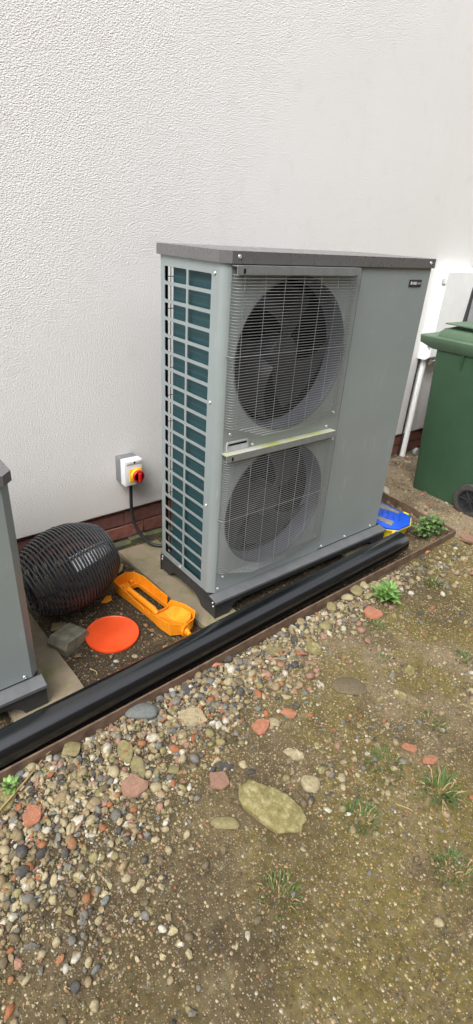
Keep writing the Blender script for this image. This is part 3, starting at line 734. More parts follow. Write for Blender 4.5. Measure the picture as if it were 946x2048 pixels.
fr = [(0.290, -0.048, 0.024), (0.335, -0.056, 0.036), (0.395, -0.052, 0.040), (0.420, -0.020, 0.038), (0.425, 0.005, 0.034), (0.420, 0.036, 0.038), (0.397, 0.058, 0.042), (0.340, 0.056, 0.040), (0.290, 0.047, 0.026), (0.286, 0.0, 0.018)]
ci_ = bm.verts.new((0.352, 0.002, 0.0105)); ri_ = [bm.verts.new(p) for p in fr]; ro_ = [bm.verts.new((a, b, 0.0095)) for a, b, c in fr]
for k in range(len(fr)):
    q = (k+1) % len(fr); bm.faces.new((ci_, ri_[k], ri_[q])); bm.faces.new((ri_[k], ro_[k], ro_[q], ri_[q]))
bm.faces.new(ro_[::-1])
obj('end_scoop', bm, M['orange'], sp)
bm = BM(); tube(bm, [(0.432, -0.006, 0.022), (0.446, -0.008, 0.020), (0.449, -0.008, 0.020)], 0.023, 20, True, [0.018, 0.024, 0.021]); hc = obj('hose_collar', bm, M['orange'], sp, 40)
bm = BM(); tube(bm, [(0.447, -0.008, 0.020), (0.462, -0.009, 0.018), (0.464, -0.009, 0.018), (0.474, -0.010, 0.017)], 0.010, 12, True, [0.011, 0.011, 0.008, 0.008]); obj('hose_stub', bm, M['orange'], hc, 40)

# orange-red disc
bm = BM(); N = 56; dr = 0.108
loft(bm, [[(rr*math.cos(2*PI*k/N), rr*math.sin(2*PI*k/N), h) for k in range(N)] for rr, h in ((0.098, 0.0), (0.106, 0.001), (dr, 0.006), (dr, 0.014), (0.1065, 0.0165), (0.1035, 0.0165), (0.1015, 0.0145), (0.0985, 0.0135), (0.06, 0.0142), (0.02, 0.0145))])
d_ = obj('plastic_disc', bm, M['disc'], None, 45, loc=(-0.397, 0.124, gzf(-0.397, 0.124)+0.001)); d_.rotation_euler = (0.015, 0.02, 0)
tag(d_, 'round orange-red plastic lid lying flat on the dark soil', 'lid')

# ------------------------------------------------------------------ blue and yellow tub
tb = tag(empty('storage_tub', (1.29, 0.06, -0.016)), 'blue lidded yellow plastic tub behind the end of the black pipe', 'tub'); tb.scale = (1.0, 1.0, 0.88)
def octo(x0, x1, y0, y1, c, z): return [(x0+c, y0, z), (x1-c*1.7, y0, z), (x1, y0+c*1.1, z), (x1, y1-c, z), (x1-c, y1, z), (x0+c, y1, z), (x0, y1-c, z), (x0, y0+c, z)]
bm = BM(); loft(bm, [octo(-0.085, 0.105, -0.110, 0.16, 0.035, 0.0), octo(-0.100, 0.122, -0.128, 0.178, 0.042, 0.085)]); obj('tub_body', bm, M['tub'], tb, 30, 0.006)
bm = BM(); loft(bm, [octo(-0.108, 0.130, -0.136, 0.186, 0.046, 0.0855), octo(-0.110, 0.132, -0.138, 0.188, 0.046, 0.096)]); obj('tub_rim', bm, M['tub'], tb, 30, 0.002)
bm = BM(); loft(bm, [octo(-0.108, 0.131, -0.136, 0.187, 0.050, 0.0962), octo(-0.108, 0.131, -0.136, 0.187, 0.050, 0.108), octo(-0.096, 0.118, -0.122, 0.172, 0.046, 0.116)])
tl = obj('tub_lid', bm, M['blue'], tb, 30, 0.003)
for pts in ([(0.012, 0.130), (0.104, 0.105), (0.104, -0.020), (0.082, -0.030), (0.055, 0.055)], [(-0.085, 0.06), (-0.060, 0.06), (-0.020, -0.075), (-0.075, -0.095)]):
    bm = BM(); prism(bm, pts, lambda a, b, d: (a, b, d), 0.1155, 0.1172); obj('lid_window', bm, M['clear'], tl)
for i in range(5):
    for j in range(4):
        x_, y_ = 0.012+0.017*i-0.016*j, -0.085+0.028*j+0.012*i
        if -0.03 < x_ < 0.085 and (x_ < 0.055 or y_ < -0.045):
            bm = BM(); box(bm, x_-0.006, x_+0.006, y_-0.0035, y_+0.0035, 0.1155, 0.1168); obj('vent_slot', bm, M['blue_dark'], tl)  # raised bars; the darker blue stands in for shade in the slots
for (x_, y_) in ((-0.105, -0.1395), (0.134, -0.045)):
    bm = BM(); box(bm, x_-0.013 if y_ < -.1 else x_-0.006, x_+0.013 if y_ < -.1 else x_+0.006, y_-0.006 if y_ < -.1 else y_-0.018, y_+0.006 if y_ < -.1 else y_+0.018, 0.062, 0.114); obj('clip', bm, M['tub'], tb, 40, 0.004)

# ------------------------------------------------------------------ wheelie bin
wb = tag(empty('wheelie_bin', (1.90, 0, 0)), 'green wheeled rubbish bin standing in front of the white meter box', 'bin')
def rr3(x0, x1, y0, y1, r, z, n=4): return [(a, b, z) for a, b in rrect(x0, x1, y0, y1, r, n)]
bm = BM(); loft(bm, [rr3(0.010, 0.495, -0.150, 0.300, 0.022, 0.010), rr3(0.008, 0.500, -0.165, 0.303, 0.022, 0.05), rr3(0.000, 0.535, -0.30, 0.362, 0.030, 0.93)]); body = obj('bin_body', bm, M['green_bin'], wb, 35)
bm = BM(); loft(bm, [rr3(-0.008, 0.552, -0.315, 0.385, 0.012, 0.918), rr3(-0.024, 0.566, -0.33, 0.462, 0.010, 0.946), rr3(-0.026, 0.566, -0.33, 0.468, 0.010, 0.985), rr3(-0.020, 0.560, -0.322, 0.462, 0.010, 0.992)]); obj('bin_rim', bm, M['green_lid'], wb, 35)
bm = BM(); loft(bm, [rr3(0.0, 0.54, -0.32, 0.376, 0.03, 0.9925), rr3(0.004, 0.536, -0.315, 0.370, 0.03, 1.018), rr3(0.014, 0.522, -0.30, 0.352, 0.035, 1.038), rr3(0.045, 0.49, -0.28, 0.312, 0.05, 1.052)]); ld = obj('bin_lid', bm, M['green_lid'], wb, 45)
bm = BM(); loft(bm, [rr3(-0.010, 0.50, -0.33, 0.340, 0.015, 1.066), rr3(-0.010, 0.50, -0.33, 0.340, 0.015, 1.072)])
fl = obj('lid_flap', bm, M['green_lid'], ld, 35); fl.rotation_euler = (0.0, 0.012, 0)
bm = BM(); loft(bm, [rr3(0.03, 0.48, -0.30, 0.290, 0.04, 1.050), rr3(0.03, 0.47, -0.30, 0.280, 0.04, 1.064)]); obj('flap_seat', bm, M['green_bin'], ld, 35)
for yy in (0.165, -0.12):
    bm = BM(); loft(bm, [[(-0.020, yy-0.006, 0.917), (-0.020, yy+0.006, 0.917), (0.02, yy+0.006, 0.917), (0.02, yy-0.006, 0.917)], [(-0.002, yy-0.005, 0.83), (-0.002, yy+0.005, 0.83), (0.02, yy+0.005, 0.83), (0.02, yy-0.005, 0.83)]]); obj('rim_rib', bm, M['green_bin'], wb)
bm = BM(); tube(bm, [(-0.01, -0.122, 0.104), (0.55, -0.122, 0.104)], 0.011, 10); obj('axle', bm, M['steel'], wb)
for sx, x_ in ((1, -0.040), (-1, 0.540)):
    wr = empty('tmp', (0, 0, 0)); bpy.data.objects.remove(wr)
    bm = BM(); N = 36; prof = [(0.072, 0), (0.098, 0.001), (0.102, 0.006), (0.103, 0.02), (0.102, 0.034), (0.098, 0.039), (0.072, 0.040)]
    rings = [[(x_+h, -0.122+r*math.cos(2*PI*k/N), 0.104+r*math.sin(2*PI*k/N)) for k in range(N)] for r, h in prof]; rings.append(rings[0])
    loft(bm, rings, False, False); bmesh.ops.remove_doubles(bm, verts=bm.verts, dist=1e-6); wh = obj('wheel', bm, M['rubber'], wb, 40)
    bm = BM(); rings = [[(x_+h, -0.122+r*math.cos(2*PI*k/N), 0.104+r*math.sin(2*PI*k/N)) for k in range(N)] for r, h in ((0.0715, 0.003), (0.062, 0.003), (0.060, 0.018), (0.060, 0.03), (0.0715, 0.037))]
    loft(bm, rings, False, False); tube(bm, [(x_+0.020, -0.122, 0.104), (x_+0.024, -0.122, 0.104)], 0.062, 32)
    tube(bm, [(x_+0.002, -0.122, 0.104), (x_+0.019, -0.122, 0.104)], 0.017, 16)
    obj('wheel_rim', bm, M['hub'], wh, 40)
    for k in range(6):
        a = 2*PI*k/6; d = Vector((0, math.cos(a), math.sin(a)))
        bm = BM(); tube(bm, [Vector((x_+0.013, -0.122, 0.104))+d*0.014, Vector((x_+0.013, -0.122, 0.104))+d*0.062], 0.0065, 6); obj('spoke', bm, M['hub'], wh, 60)

# ------------------------------------------------------------------ meter box, conduit, leaning panel
mb = tag(empty('meter_box', (2.298, 0.724, 0.755)), 'white electricity meter box fixed to the wall behind the green bin', 'meter box')
bm = BM(); box(bm, 0, 0.42, -0.055, 0.0, 0, 0.59); obj('casing', bm, M['white_plastic'], mb, 40, 0.006)
bm = BM(); loft(bm, [[(0.002, -0.056, 0.004), (0.418, -0.056, 0.004), (0.418, -0.056, 0.586), (0.002, -0.056, 0.586)], [(0.002, -0.066, 0.004), (0.418, -0.066, 0.004), (0.418, -0.066, 0.586), (0.002, -0.066, 0.586)], [(0.022, -0.082, 0.022), (0.398, -0.082, 0.022), (0.398, -0.082, 0.566), (0.022, -0.082, 0.566)]])
dr_ = obj('door', bm, M['white_plastic'], mb, 30, 0.003)
for zz in (0.09, 0.49):
    bm = BM(); box(bm, -0.004, 0.014, -0.080, -0.062, zz, zz+0.036); obj('hinge', bm, M['handle'], dr_, 30, 0.002)
    bm = BM(); box(bm, -0.002, 0.012, -0.0835, -0.0802, zz+0.006, zz+0.030); obj('hinge_cap', bm, M['white_plastic'], dr_)
cp = tag(obj('conduit_pipe', tube(BM(), [(2.352, 0.698, -0.03), (2.352, 0.698, 0.752)], 0.0205, 16), M['white_plastic'], None, 40), 'white plastic conduit running down the wall from the meter box', 'conduit')
bm = BM(); tube(bm, [(2.318, 0.716, -0.02), (2.316, 0.716, 0.4), (2.318, 0.716, 0.754)], 0.006, 8); tag(obj('earth_cable', bm, M['cable'], None, 60), 'thin black cable running down the wall beside the white conduit', 'cable')
bm = BM(); tube(bm, spline([(2.392, 0.690, 0.752), (2.395, 0.675, 0.735), (2.43, 0.66, 0.742), (2.46, 0.66, 0.738), (2.50, 0.67, 0.75)], 6), 0.008, 8, True)
box(bm, 2.375, 2.405, 0.668, 0.695, 0.716, 0.751)
tag(obj('pipe_clamp', bm, M['steel'], None, 40), 'bright steel clamp and stub of pipe under the meter box', 'clamp')
ph = tag(empty('leaning_panel', (2.545, 0.585, 0.0)), 'grey panel with a dark edge strip leaning behind the green bin', 'panel')
Lm = Matrix.Rotation(0.10, 4, 'Y') @ Matrix.Rotation(-0.05, 4, 'X')
bm = BM(); box(bm, 0.022, 0.42, -0.008, 0.008, 0.02, 1.33, Lm); obj('sheet', bm, M['panelgrey'], ph)
bm = BM(); box(bm, -0.006, 0.0215, -0.012, 0.012, 0.02, 1.34, Lm); obj('edge_strip', bm, M['base'], ph, None, 0.003)

# ------------------------------------------------------------------ stones
def rock_mesh(seed, kind, sub=2):
    r = random.Random(seed); bm = BM()
    if kind == 'pebble':
        bmesh.ops.create_icosphere(bm, subdivisions=sub, radius=0.5)
        off = Vector((seed*3.1, seed*1.7, 0))
        for v in bm.verts: v.co *= 1+0.28*mnoise.noise(v.co*2.2+off)+0.10*mnoise.noise(v.co*5+off)
        sx, sy, sz = 1, r.uniform(0.68, 0.95), r.uniform(0.5, 0.75)
        for v in bm.verts: v.co = Vector((v.co.x*sx, v.co.y*sy, v.co.z*sz))
    elif kind == 'chip':
        for _ in range(r.randint(9, 13)):
            v = Vector((r.gauss(0, 1), r.gauss(0, 1), r.gauss(0, 1))).normalized()*0.5
            bm.verts.new((v.x, v.y*r.uniform(0.7, 1), v.z*0.62))
        res = bmesh.ops.convex_hull(bm, input=bm.verts)
        bmesh.ops.delete(bm, geom=[g for g in res['geom_interior'] if isinstance(g, bmesh.types.BMVert)], context='VERTS')
        bmesh.ops.bevel(bm, geom=bm.edges, offset=0.03, segments=1, affect='EDGES')
    else:       # 'slab': broken flat piece
        n = r.randint(5, 8); a0 = r.uniform(0, 6); pts = []
        for k in range(n):
            a = a0+2*PI*(k+r.uniform(-0.25, 0.25))/n; q = r.uniform(0.34, 0.56); pts.append((q*math.cos(a), q*math.sin(a)))
        prism(bm, pts, lambda a, b, d: (a, b, d), -0.13, 0.13)
        bmesh.ops.bevel(bm, geom=bm.edges, offset=0.035, segments=2, affect='EDGES')
        bmesh.ops.triangulate(bm, faces=bm.faces); bmesh.ops.subdivide_edges(bm, edges=[e for e in bm.edges if e.calc_length() > 0.2], cuts=2)
        for v in bm.verts: v.co += mnoise.noise_vector(v.co*4+Vector((seed, 0, 0)))*0.055+mnoise.noise_vector(v.co*11+Vector((seed, 5, 0)))*0.02
    bmesh.ops.recalc_face_normals(bm, faces=bm.faces)
    m_ = bpy.data.meshes.new('stone'); bm.to_mesh(m_); bm.free()
    m_.polygons.foreach_set('use_smooth', [True]*len(m_.polygons)); m_.set_sharp_from_angle(angle=math.radians(60 if kind == 'pebble' else 32))
    m_.materials.append(SM['grey'])
    return m_
def put_stone(name, mesh, px, py, wpx, hpx, rot, colour, label, cat='stone', group=None, flat=0.55, sink=0.3, lift=0.0):
    P = onz(px, py, 0.0)
    for _ in range(3): P = onz(px, py, gzf(P.x, P.y)+0.006+lift)
    dep = to_px(P)[2]; w = wpx*dep/F_PX
    elev = math.asin(min(1, (CAM[2]-P.z)/np.linalg.norm(np.array(P)-CAM)))
    h = hpx*dep/F_PX/max(0.5, math.sin(elev)*0.85+0.2)
    o = link(name, mesh); o.material_slots[0].link = 'OBJECT'; o.material_slots[0].material = SM[colour]
    hz = min(w, h)*flat
    o.scale = (w*1.02, h*1.05, max(hz, 0.008)*(1.0 if flat > 0.3 else 2.0))
    zz = gzf(P.x, P.y)
    o.location = (P.x, P.y, zz+max(hz, 0.008)*(0.5-sink)+lift*0)
    o.rotation_euler = (rng.uniform(-.08, .08), rng.uniform(-.08, .08), -YAW+rot)
    tag(o, label, cat, group); return o, w

big_xy = []
RM = {('pebble', k): rock_mesh(20+k, 'pebble', 3) for k in range(5)}
RM.update({('chip', k): rock_mesh(40+k, 'chip') for k in range(6)}); RM.update({('slab', k): rock_mesh(60+k, 'slab') for k in range(8)})
bm = BM()      # large flat boulder with an uneven outline
bmesh.ops.create_icosphere(bm, subdivisions=4, radius=0.5)
for v in bm.verts:
    d0 = v.co.normalized(); q = 1+0.22*mnoise.noise(Vector((d0.x*1.6, d0.y*1.6, 3.3)))+0.07*mnoise.noise(d0*4.0)
    top = 0.5*math.copysign(abs(d0.z)**0.35, d0.z)
    v.co = Vector((d0.x*0.5*q, d0.y*0.5*q, top*(1+0.25*mnoise.noise(d0*3.0))+0.07*mnoise.noise(d0*9)))
m_ = bpy.data.meshes.new('stone'); bm.to_mesh(m_); bm.free(); m_.polygons.foreach_set('use_smooth', [True]*len(m_.polygons)); m_.materials.append(SM['mossy']); RM[('big', 0)] = m_
KEY = [  # name, shape, px, py, w, h, rot, colour, label, flat, sink
 ('stone', ('big', 0), 541, 1612, 150, 66, -0.50, 'mossy', 'large flat yellow-green mossy stone set in the open ground', 0.13, 0.20),
 ('stone', ('slab', 0), 385, 1437, 66, 48, 0.2, 'cream', 'pale beige wedge-shaped stone with a flat top, on the gravel bank', 0.4, 0.25),
 ('stone', ('pebble', 1), 285, 1425, 68, 44, 0.15, 'blue grey', 'smooth blue-grey stone among gravel near the edging', 0.6, 0.3),
 ('slate', ('slab', 1), 250, 1505, 34, 50, 0.5, 'olive', 'upper piece of split olive slate lying in gravel', 0.3, 0.2),
 ('slate', ('slab', 2), 275, 1535, 34, 48, 0.6, 'olive', 'lower piece of split olive slate beside the pink brick wedge', 0.3, 0.2),
 ('brick_fragment', ('slab', 3), 268, 1572, 58, 44, 0.1, 'pink', 'pink triangular brick fragment next to split olive slate', 0.5, 0.2),
 ('stone', ('chip', 0), 122, 1595, 34, 42, 0.4, 'tan', 'rusty tan lump of stone between gravel and brick chips', 0.6, 0.25),
 ('stone', ('chip', 1), 142, 1502, 44, 40, 0.2, 'olive', 'chunky olive-grey stone lying against the rusty edging', 0.8, 0.2),
 ('brick_fragment', ('slab', 4), 67, 1632, 38, 48, 0.2, 'terracotta', 'rough orange-red brick end standing out of grey gravel', 0.6, 0.2),
 ('brick_fragment', ('chip', 2), 100, 1549, 20, 28, 0.5, 'terracotta', 'small pointed red brick chip near dry straw', 0.6, 0.2),
 ('brick_fragment', ('chip', 3), 434, 1335, 34, 20, 0.0, 'terracotta', 'salmon brick lump close under the rusty edging', 0.7, 0.2),
 ('tile_fragment', ('slab', 5), 522, 1452, 36, 40, -0.4, 'terracotta', 'orange tile shard with a pebble lying on it', 0.3, 0.2),
 ('brick_fragment', ('chip', 4), 577, 1428, 44, 24, 0.0, 'terracotta', 'dark salmon brick lump right of the orange shard', 0.7, 0.25),
 ('stone', ('pebble', 2), 549, 1443, 24, 18, 0.0, 'cream', 'pale yellow pebble squeezed between orange shard and salmon brick', 0.6, 0.3),
 ('stone', ('slab', 6), 588, 1508, 42, 28, -0.1, 'cream', 'flat pale tan stone alone on bare soil', 0.3, 0.25),
 ('brick_fragment', ('slab', 7), 437, 1562, 56, 44, -0.7, 'pink', 'long pinkish-brown brick shard below a dark slate', 0.35, 0.2),
 ('slate', ('slab', 2), 447, 1532, 42, 18, -0.05, 'dark grey', 'thin dark slate sliver above a pinkish brick shard', 0.35, 0.15),
 ('stone', ('chip', 5), 488, 1529, 26, 19, 0.0, 'cream', 'pale cream stone touching a black clinker', 0.7, 0.25),
 ('stone', ('chip', 0), 500, 1543, 27, 17, 0.3, 'dark grey', 'black clinker lump beside a pale cream stone', 0.6, 0.25),
 ('stone', ('chip', 1), 346, 1539, 28, 24, 0.1, 'olive', 'blocky pale olive stone above the pink brick wedge', 0.7, 0.25),
 ('stone', ('pebble', 3), 622, 1568, 38, 34, -0.8, 'cream', 'lumpy cream flint near the large mossy stone', 0.6, 0.3),
 ('stone', ('pebble', 4), 452, 1646, 56, 26, 0.0, 'olive', 'olive rounded stone lying below and left of the large mossy stone', 0.6, 0.3),
 ('stone', ('slab', 0), 627, 1298, 42, 32, -0.5, 'mossy', 'moss-stained flat stone on the gravel bank by an orange brick chip', 0.35, 0.2),
 ('brick_fragment', ('chip', 2), 600, 1306, 36, 18, -0.3, 'terracotta', 'flat orange brick chip leaning by a moss-stained stone', 0.5, 0.2),
 ('stone', ('slab', 1), 545, 1300, 42, 26, 0.0, 'olive', 'flat olive-grey stone near the edging on the gravel bank', 0.35, 0.2),
 ('tile_fragment', ('slab', 3), 744, 1227, 40, 28, 0.05, 'terracotta', 'curved terracotta tile piece under the bright green plant', 0.35, 0.1),
 ('stone', ('chip', 3), 741, 1200, 28, 28, 0.0, 'olive', 'squarish grey-olive stone tucked against the bright green plant', 0.8, 0.2),
 ('stone', ('pebble', 0), 712, 1184, 26, 25, 0.0, 'olive', 'round olive stone touching the rusty edging', 0.8, 0.2),
 ('stone', ('pebble', 1), 695, 1197, 26, 17, 0.0, 'cream', 'pale stone between two olive stones along the edging', 0.7, 0.2),
 ('stone', ('pebble', 2), 663, 1214, 20, 21, 0.0, 'olive', 'knobbly olive pebble on the gravel bank under the edging', 0.8, 0.2),
 ('stone', ('chip', 4), 681, 1214, 20, 20, 0.0, 'cream', 'cream angular stone in the row under the edging', 0.8, 0.2),
 ('stone', ('pebble', 3), 652, 1253, 26, 19, 0.0, 'olive', 'broad mossy-green pebble above the small blue-grey one', 0.6, 0.25),
 ('stone', ('chip', 5), 729, 1172, 24, 22, 0.0, 'cream', 'cream stone behind the bright green plant', 0.7, 0.2),
 ('stone', ('chip', 0), 649, 1228, 16, 14, 0.0, 'white', 'clean white stone chip on the gravel bank', 0.7, 0.2),
 ('stone', ('chip', 1), 600, 1243, 20, 20, 0.0, 'tan', 'tan and orange angular stone near the edging', 0.7, 0.2),
 ('slate', ('slab', 4), 380, 1381, 36, 32, 0.2, 'dark grey', 'rough dark grey stone slab by the rusty edging', 0.4, 0.25),
 ('tile_fragment', ('slab', 5), 820, 1494, 34, 20, -0.4, 'terracotta', 'faded orange tile bit half buried in open soil', 0.25, 0.2),
 ('tile_fragment', ('slab', 6), 860, 1521, 36, 22, 0.6, 'terracotta', 'narrow orange tile bar sticking out of open soil', 0.45, 0.1),
 ('stone', ('slab', 7), 820, 1341, 26, 24, -0.3, 'mossy', 'yellowish mossy stone on bare soil below the leafy rosette', 0.4, 0.25),
 ('stone', ('slab', 0), 800, 1388, 36, 18, -0.6, 'mossy', 'sunken yellow mossy stone streak in the open soil', 0.2, 0.3),
 ('stone', ('chip', 2), 868, 1371, 15, 11, 0.0, 'cream', 'small bright yellow stone on open soil', 0.6, 0.3),
 ('brick_fragment', ('slab', 1), 934, 1082, 30, 20, 0.3, 'pink', 'pinkish wedge of brick outside the corner of the edging', 0.6, 0.1),
 ('brick_fragment', ('chip', 3), 857, 1107, 15, 12, 0.0, 'terracotta', 'dark red brick crumb near the corner of the edging', 0.7, 0.2),
 ('stone', ('pebble', 4), 700, 1371, 68, 40, 0.0, 'brown', 'flat brown stone almost buried in the open soil', 0.12, 0.44),
 ('shell', ('pebble', 1), 655, 1618, 17, 12, -0.6, 'white', 'small bright white shell right of the large mossy stone', 0.6, 0.2),
 ('stone', ('pebble', 2), 684, 1554, 15, 17, 0.0, 'cream', 'single round cream pebble on bare soil', 0.7, 0.25),
 ('brick_fragment', ('chip', 4), 735, 1282, 14, 16, 0.2, 'pink', 'pink broken brick cube next to a cluster of pale stones', 0.8, 0.2),
 ('stone', ('slab', 2), 12, 1595, 46, 56, 0.3, 'mossy', 'yellow-stained stone under small green sprouts beside dry straw', 0.35, 0.2),
 ('stone', ('chip', 5), 60, 1575, 30, 26, 0.3, 'dark grey', 'dark grey angular stone beside dry straw', 0.6, 0.25),
 ('stone', ('slab', 3), 640, 1368, 16, 20, 0.3, 'white', 'pale flat stone flake left of the buried brown stone', 0.25, 0.25),
]
for nm, mk, px, py, w, h, rot, colr, lab, fl_, sk in KEY:
    o, wm = put_stone(nm, RM[mk], px, py, w, h, rot, colr, lab, 'brick' if 'brick' in nm else ('tile' if 'tile' in nm else ('shell' if nm == 'shell' else 'stone')), None, fl_, sk)
    big_xy.append((o.location.x, o.location.y, wm*0.55))

# loose gravel: the largest pebbles one by one, the rest as one mass
names = list(STONE); wts = np.array([STONE[k][1] for k in names]); wts = wts/wts.sum()
def density(x, y):
    d = edge_y(x)-y
    lp = np.clip((-0.22-x)*1.7, 0, 1)
    wdt = 0.15+0.34*lp+0.08*np.clip(0.9-x, 0, 1)+0.13*np.exp(-((x+0.05)/0.30)**2)
    b = np.clip(1.25-d/wdt, 0, 1)*np.clip((1.35-x)*1.5, 0.15, 1)
    cl = np.clip((fbm(x+3, y-7, 5.0, 3)-0.50)*5, 0, 1)
    return np.clip(np.maximum(b*(0.55+0.8*fbm(x, y, 7, 2)), 0.05+0.22*cl), 0, 1)
def sample(n, dmin, dmax, power, region, dens_pow=1.0, keep=None):
    out = []
    while len(out) < n:
        m = 4*n
        x = NR.uniform(region[0], region[1], m); y = NR.uniform(region[2], region[3], m)
        ok = (NR.rand(m) < density(x, y)**dens_pow) & (edge_y(x)-y > 0.010) if keep is None else keep(x, y)
        for a, b in zip(x[ok], y[ok]):
            qx, qy, qz = to_px((a, b, 0))
            if -120 < qx < 1070 and 900 < qy < 2150 and qz > 0.1: out.append((a, b))
            if len(out) >= n: break
    d = dmin+(dmax-dmin)*NR.rand(n)**power
    return np.array(out), d
REG = (-1.35, 1.95, -1.6, -0.27)
taken = list(big_xy); indiv = []
cand, dd = sample(3200, 0.016, 0.042, 2.6, REG, 1.0)
dd = np.where(edge_y(cand[:, 0])-cand[:, 1] > 0.30, np.minimum(dd, 0.024)*NR.uniform(0.8, 1.0, len(dd)), dd)
order = np.argsort(-dd)
def zone_word(x, y):
    d = edge_y(x)-y
    if d < 0.12: return 'in the gravel right along the rusty edging'
    if x < -0.3 and d < 0.55: return 'in the deep gravel before the low heat pump'
    return 'scattered on the bare mossy soil'
LMK = [(onz(a, b).x, onz(a, b).y, c) for a, b, c in ((540, 1612, 'large mossy stone'), (385, 1437, 'pale beige wedge stone'), (285, 1425, 'smooth blue-grey stone'), (268, 1572, 'pink brick triangle'),
  (522, 1452, 'orange tile shard'), (772, 1202, 'bright green rosette'), (744, 1227, 'terracotta tile piece'), (840, 1508, 'orange tile bits'), (880, 1585, 'spiky grass tuft'), (700, 1371, 'buried brown stone'),
  (905, 1062, 'edging corner'), (12, 1595, 'yellow-stained stone'), (380, 1381, 'rough dark slab'), (627, 1298, 'moss-stained flat stone'), (447, 1532, 'dark slate sliver'), (588, 1508, 'flat tan stone'),
  (655, 1618, 'white shell'), (800, 1388, 'sunken mossy streak'), (905, 1745, 'ragged grass tuft'), (560, 1790, 'short grass tuft'), (67, 1632, 'orange-red brick end'), (142, 1502, 'chunky olive-grey stone'), (864, 1168, 'thin grass tuft'))]
PEB = [rock_mesh(80+k, 'pebble', 2) for k in range(6)]+[rock_mesh(95+k, 'chip') for k in range(6)]
cnt = 0
for i in order:
    x, y = cand[i]; r_ = dd[i]/2
    if any((x-a)**2+(y-b)**2 < (r_*0.9+c_)**2 for a, b, c_ in taken): continue
    qx, qy, _ = to_px((x, y, 0))
    if not (-10 < qx < 956 and qy < 2060): continue
    taken.append((x, y, r_)); k = names[NR.choice(len(names), p=wts)]
    mi = NR.randint(12); o = link('pebble', PEB[mi]); o.material_slots[0].link = 'OBJECT'; o.material_slots[0].material = SM[k]
    d = dd[i]; o.scale = (d, d, d); o.rotation_euler = (NR.uniform(-.3, .3), NR.uniform(-.3, .3), NR.uniform(0, 6.28))
    o.location = (x, y, gzf(x, y)+d*0.13)
    zw = zone_word(x, y); sh = 'rounded' if mi < 6 else 'angular'
    lm = sorted(LMK, key=lambda q: (q[0]-x)**2+(q[1]-y)**2)[:2]
    sz_ = 'big' if d > 0.030 else ('small' if d < 0.022 else 'medium')
    tag(o, f'{sz_} {k} {sh} pebble near the {lm[0][2]} and the {lm[1][2]}', 'pebble', f'{k} {sh} pebbles in the stony soil')
    cnt += 1
    if cnt >= 250: break

def template(seed, sub):
    bm = BM(); bmesh.ops.create_icosphere(bm, subdivisions=sub, radius=0.5); r = random.Random(seed)
    ky, kz = r.uniform(0.6, 0.95), r.uniform(0.45, 0.75)
    for v in bm.verts:
        q = 1+0.35*mnoise.noise(v.co*2.4+Vector((seed*2.3, 1, seed)))
        v.co = Vector((v.co.x*q, v.co.y*q*ky, v.co.z*q*kz))
    V = np.array([v.co[:] for v in bm.verts]); Fc = np.array([[v.index for v in f.verts] for f in bm.faces]); bm.free(); return V, Fc, True
def chip_template(seed):
    r = random.Random(seed); bm = BM(); ky, kz = r.uniform(0.6, 0.95), r.uniform(0.4, 0.7)
    for _ in range(r.randint(10, 15)):
        v = Vector((r.gauss(0, 1), r.gauss(0, 1), r.gauss(0, 1))).normalized()*0.53; bm.verts.new((v.x, v.y*ky, v.z*kz))
    res = bmesh.ops.convex_hull(bm, input=bm.verts)
    bmesh.ops.delete(bm, geom=[g for g in res['geom_interior'] if isinstance(g, bmesh.types.BMVert)], context='VERTS')
    bmesh.ops.triangulate(bm, faces=bm.faces); bm.verts.index_update()
    V = np.array([v.co[:] for v in bm.verts]); Fc = np.array([[v.index for v in f.verts] for f in bm.faces]); bm.free(); return V, Fc, False
T2 = [template(k, 2) for k in range(7)]+[chip_template(k+300) for k in range(9)]; T1 = [template(k+20, 1) for k in range(5)]+[chip_template(k+340) for k in range(7)]
def gravel(name, sets, label):
    VV, FF, MI, SMF, base = [], [], [], [], 0
    for pts, ds, T, zoff, pal in sets:
        for (x, y), d in zip(pts, ds):
            V, Fc, sm = T[NR.randint(len(T))]; SMF.append(np.full(len(Fc), sm))
            a = NR.uniform(0, 6.28); ca_, sa_ = math.cos(a), math.sin(a); tx_, ty_ = NR.uniform(-.35, .35), NR.uniform(-.35, .35)
            W_ = V*d; zx = W_[:, 2]+W_[:, 0]*tx_+W_[:, 1]*ty_
            VV.append(np.stack([W_[:, 0]*ca_-W_[:, 1]*sa_+x, W_[:, 0]*sa_+W_[:, 1]*ca_+y, zx], 1)); FF.append(Fc+base); base += len(V)
            MI.append(np.full(len(Fc), NR.choice(len(names), p=pal)))
        allp = np.asarray(pts); zz = gz(allp[:, 0], allp[:, 1])
        k0 = len(VV)-len(pts)
        for j in range(len(pts)): VV[k0+j][:, 2] += zz[j]+zoff*ds[j]
    me = fast_mesh(name, np.concatenate(VV), np.concatenate(FF), 3)
    for k in names: me.materials.append(SM[k])
    me.polygons.foreach_set('material_index', np.concatenate(MI).astype(np.int32))
    me.polygons.foreach_set('use_smooth', np.concatenate(SMF))
    o = link(name, me); tag(o, label, 'gravel', kind='stuff'); return o
p1, d1 = sample(6400, 0.008, 0.029, 2.6, REG, 1.7)
p2, d2 = sample(10000, 0.003, 0.011, 1.5, REG, 0.95)
p5, d5 = sample(9000, 0.002, 0.008, 2.2, REG, 0.35)
mut = np.array([0.14, 0.02, 0.24, 0.10, 0.05, 0.02, 0.04, 0.05, 0.22, 0.22]); mut /= mut.sum()
gravel('gravel', [(p1, d1, T2, 0.12, wts), (p2, d2, T1, 0.10, wts), (p5, d5, T1, 0.02, mut)], 'mixed small gravel and grit spread over the soil outside the edging')
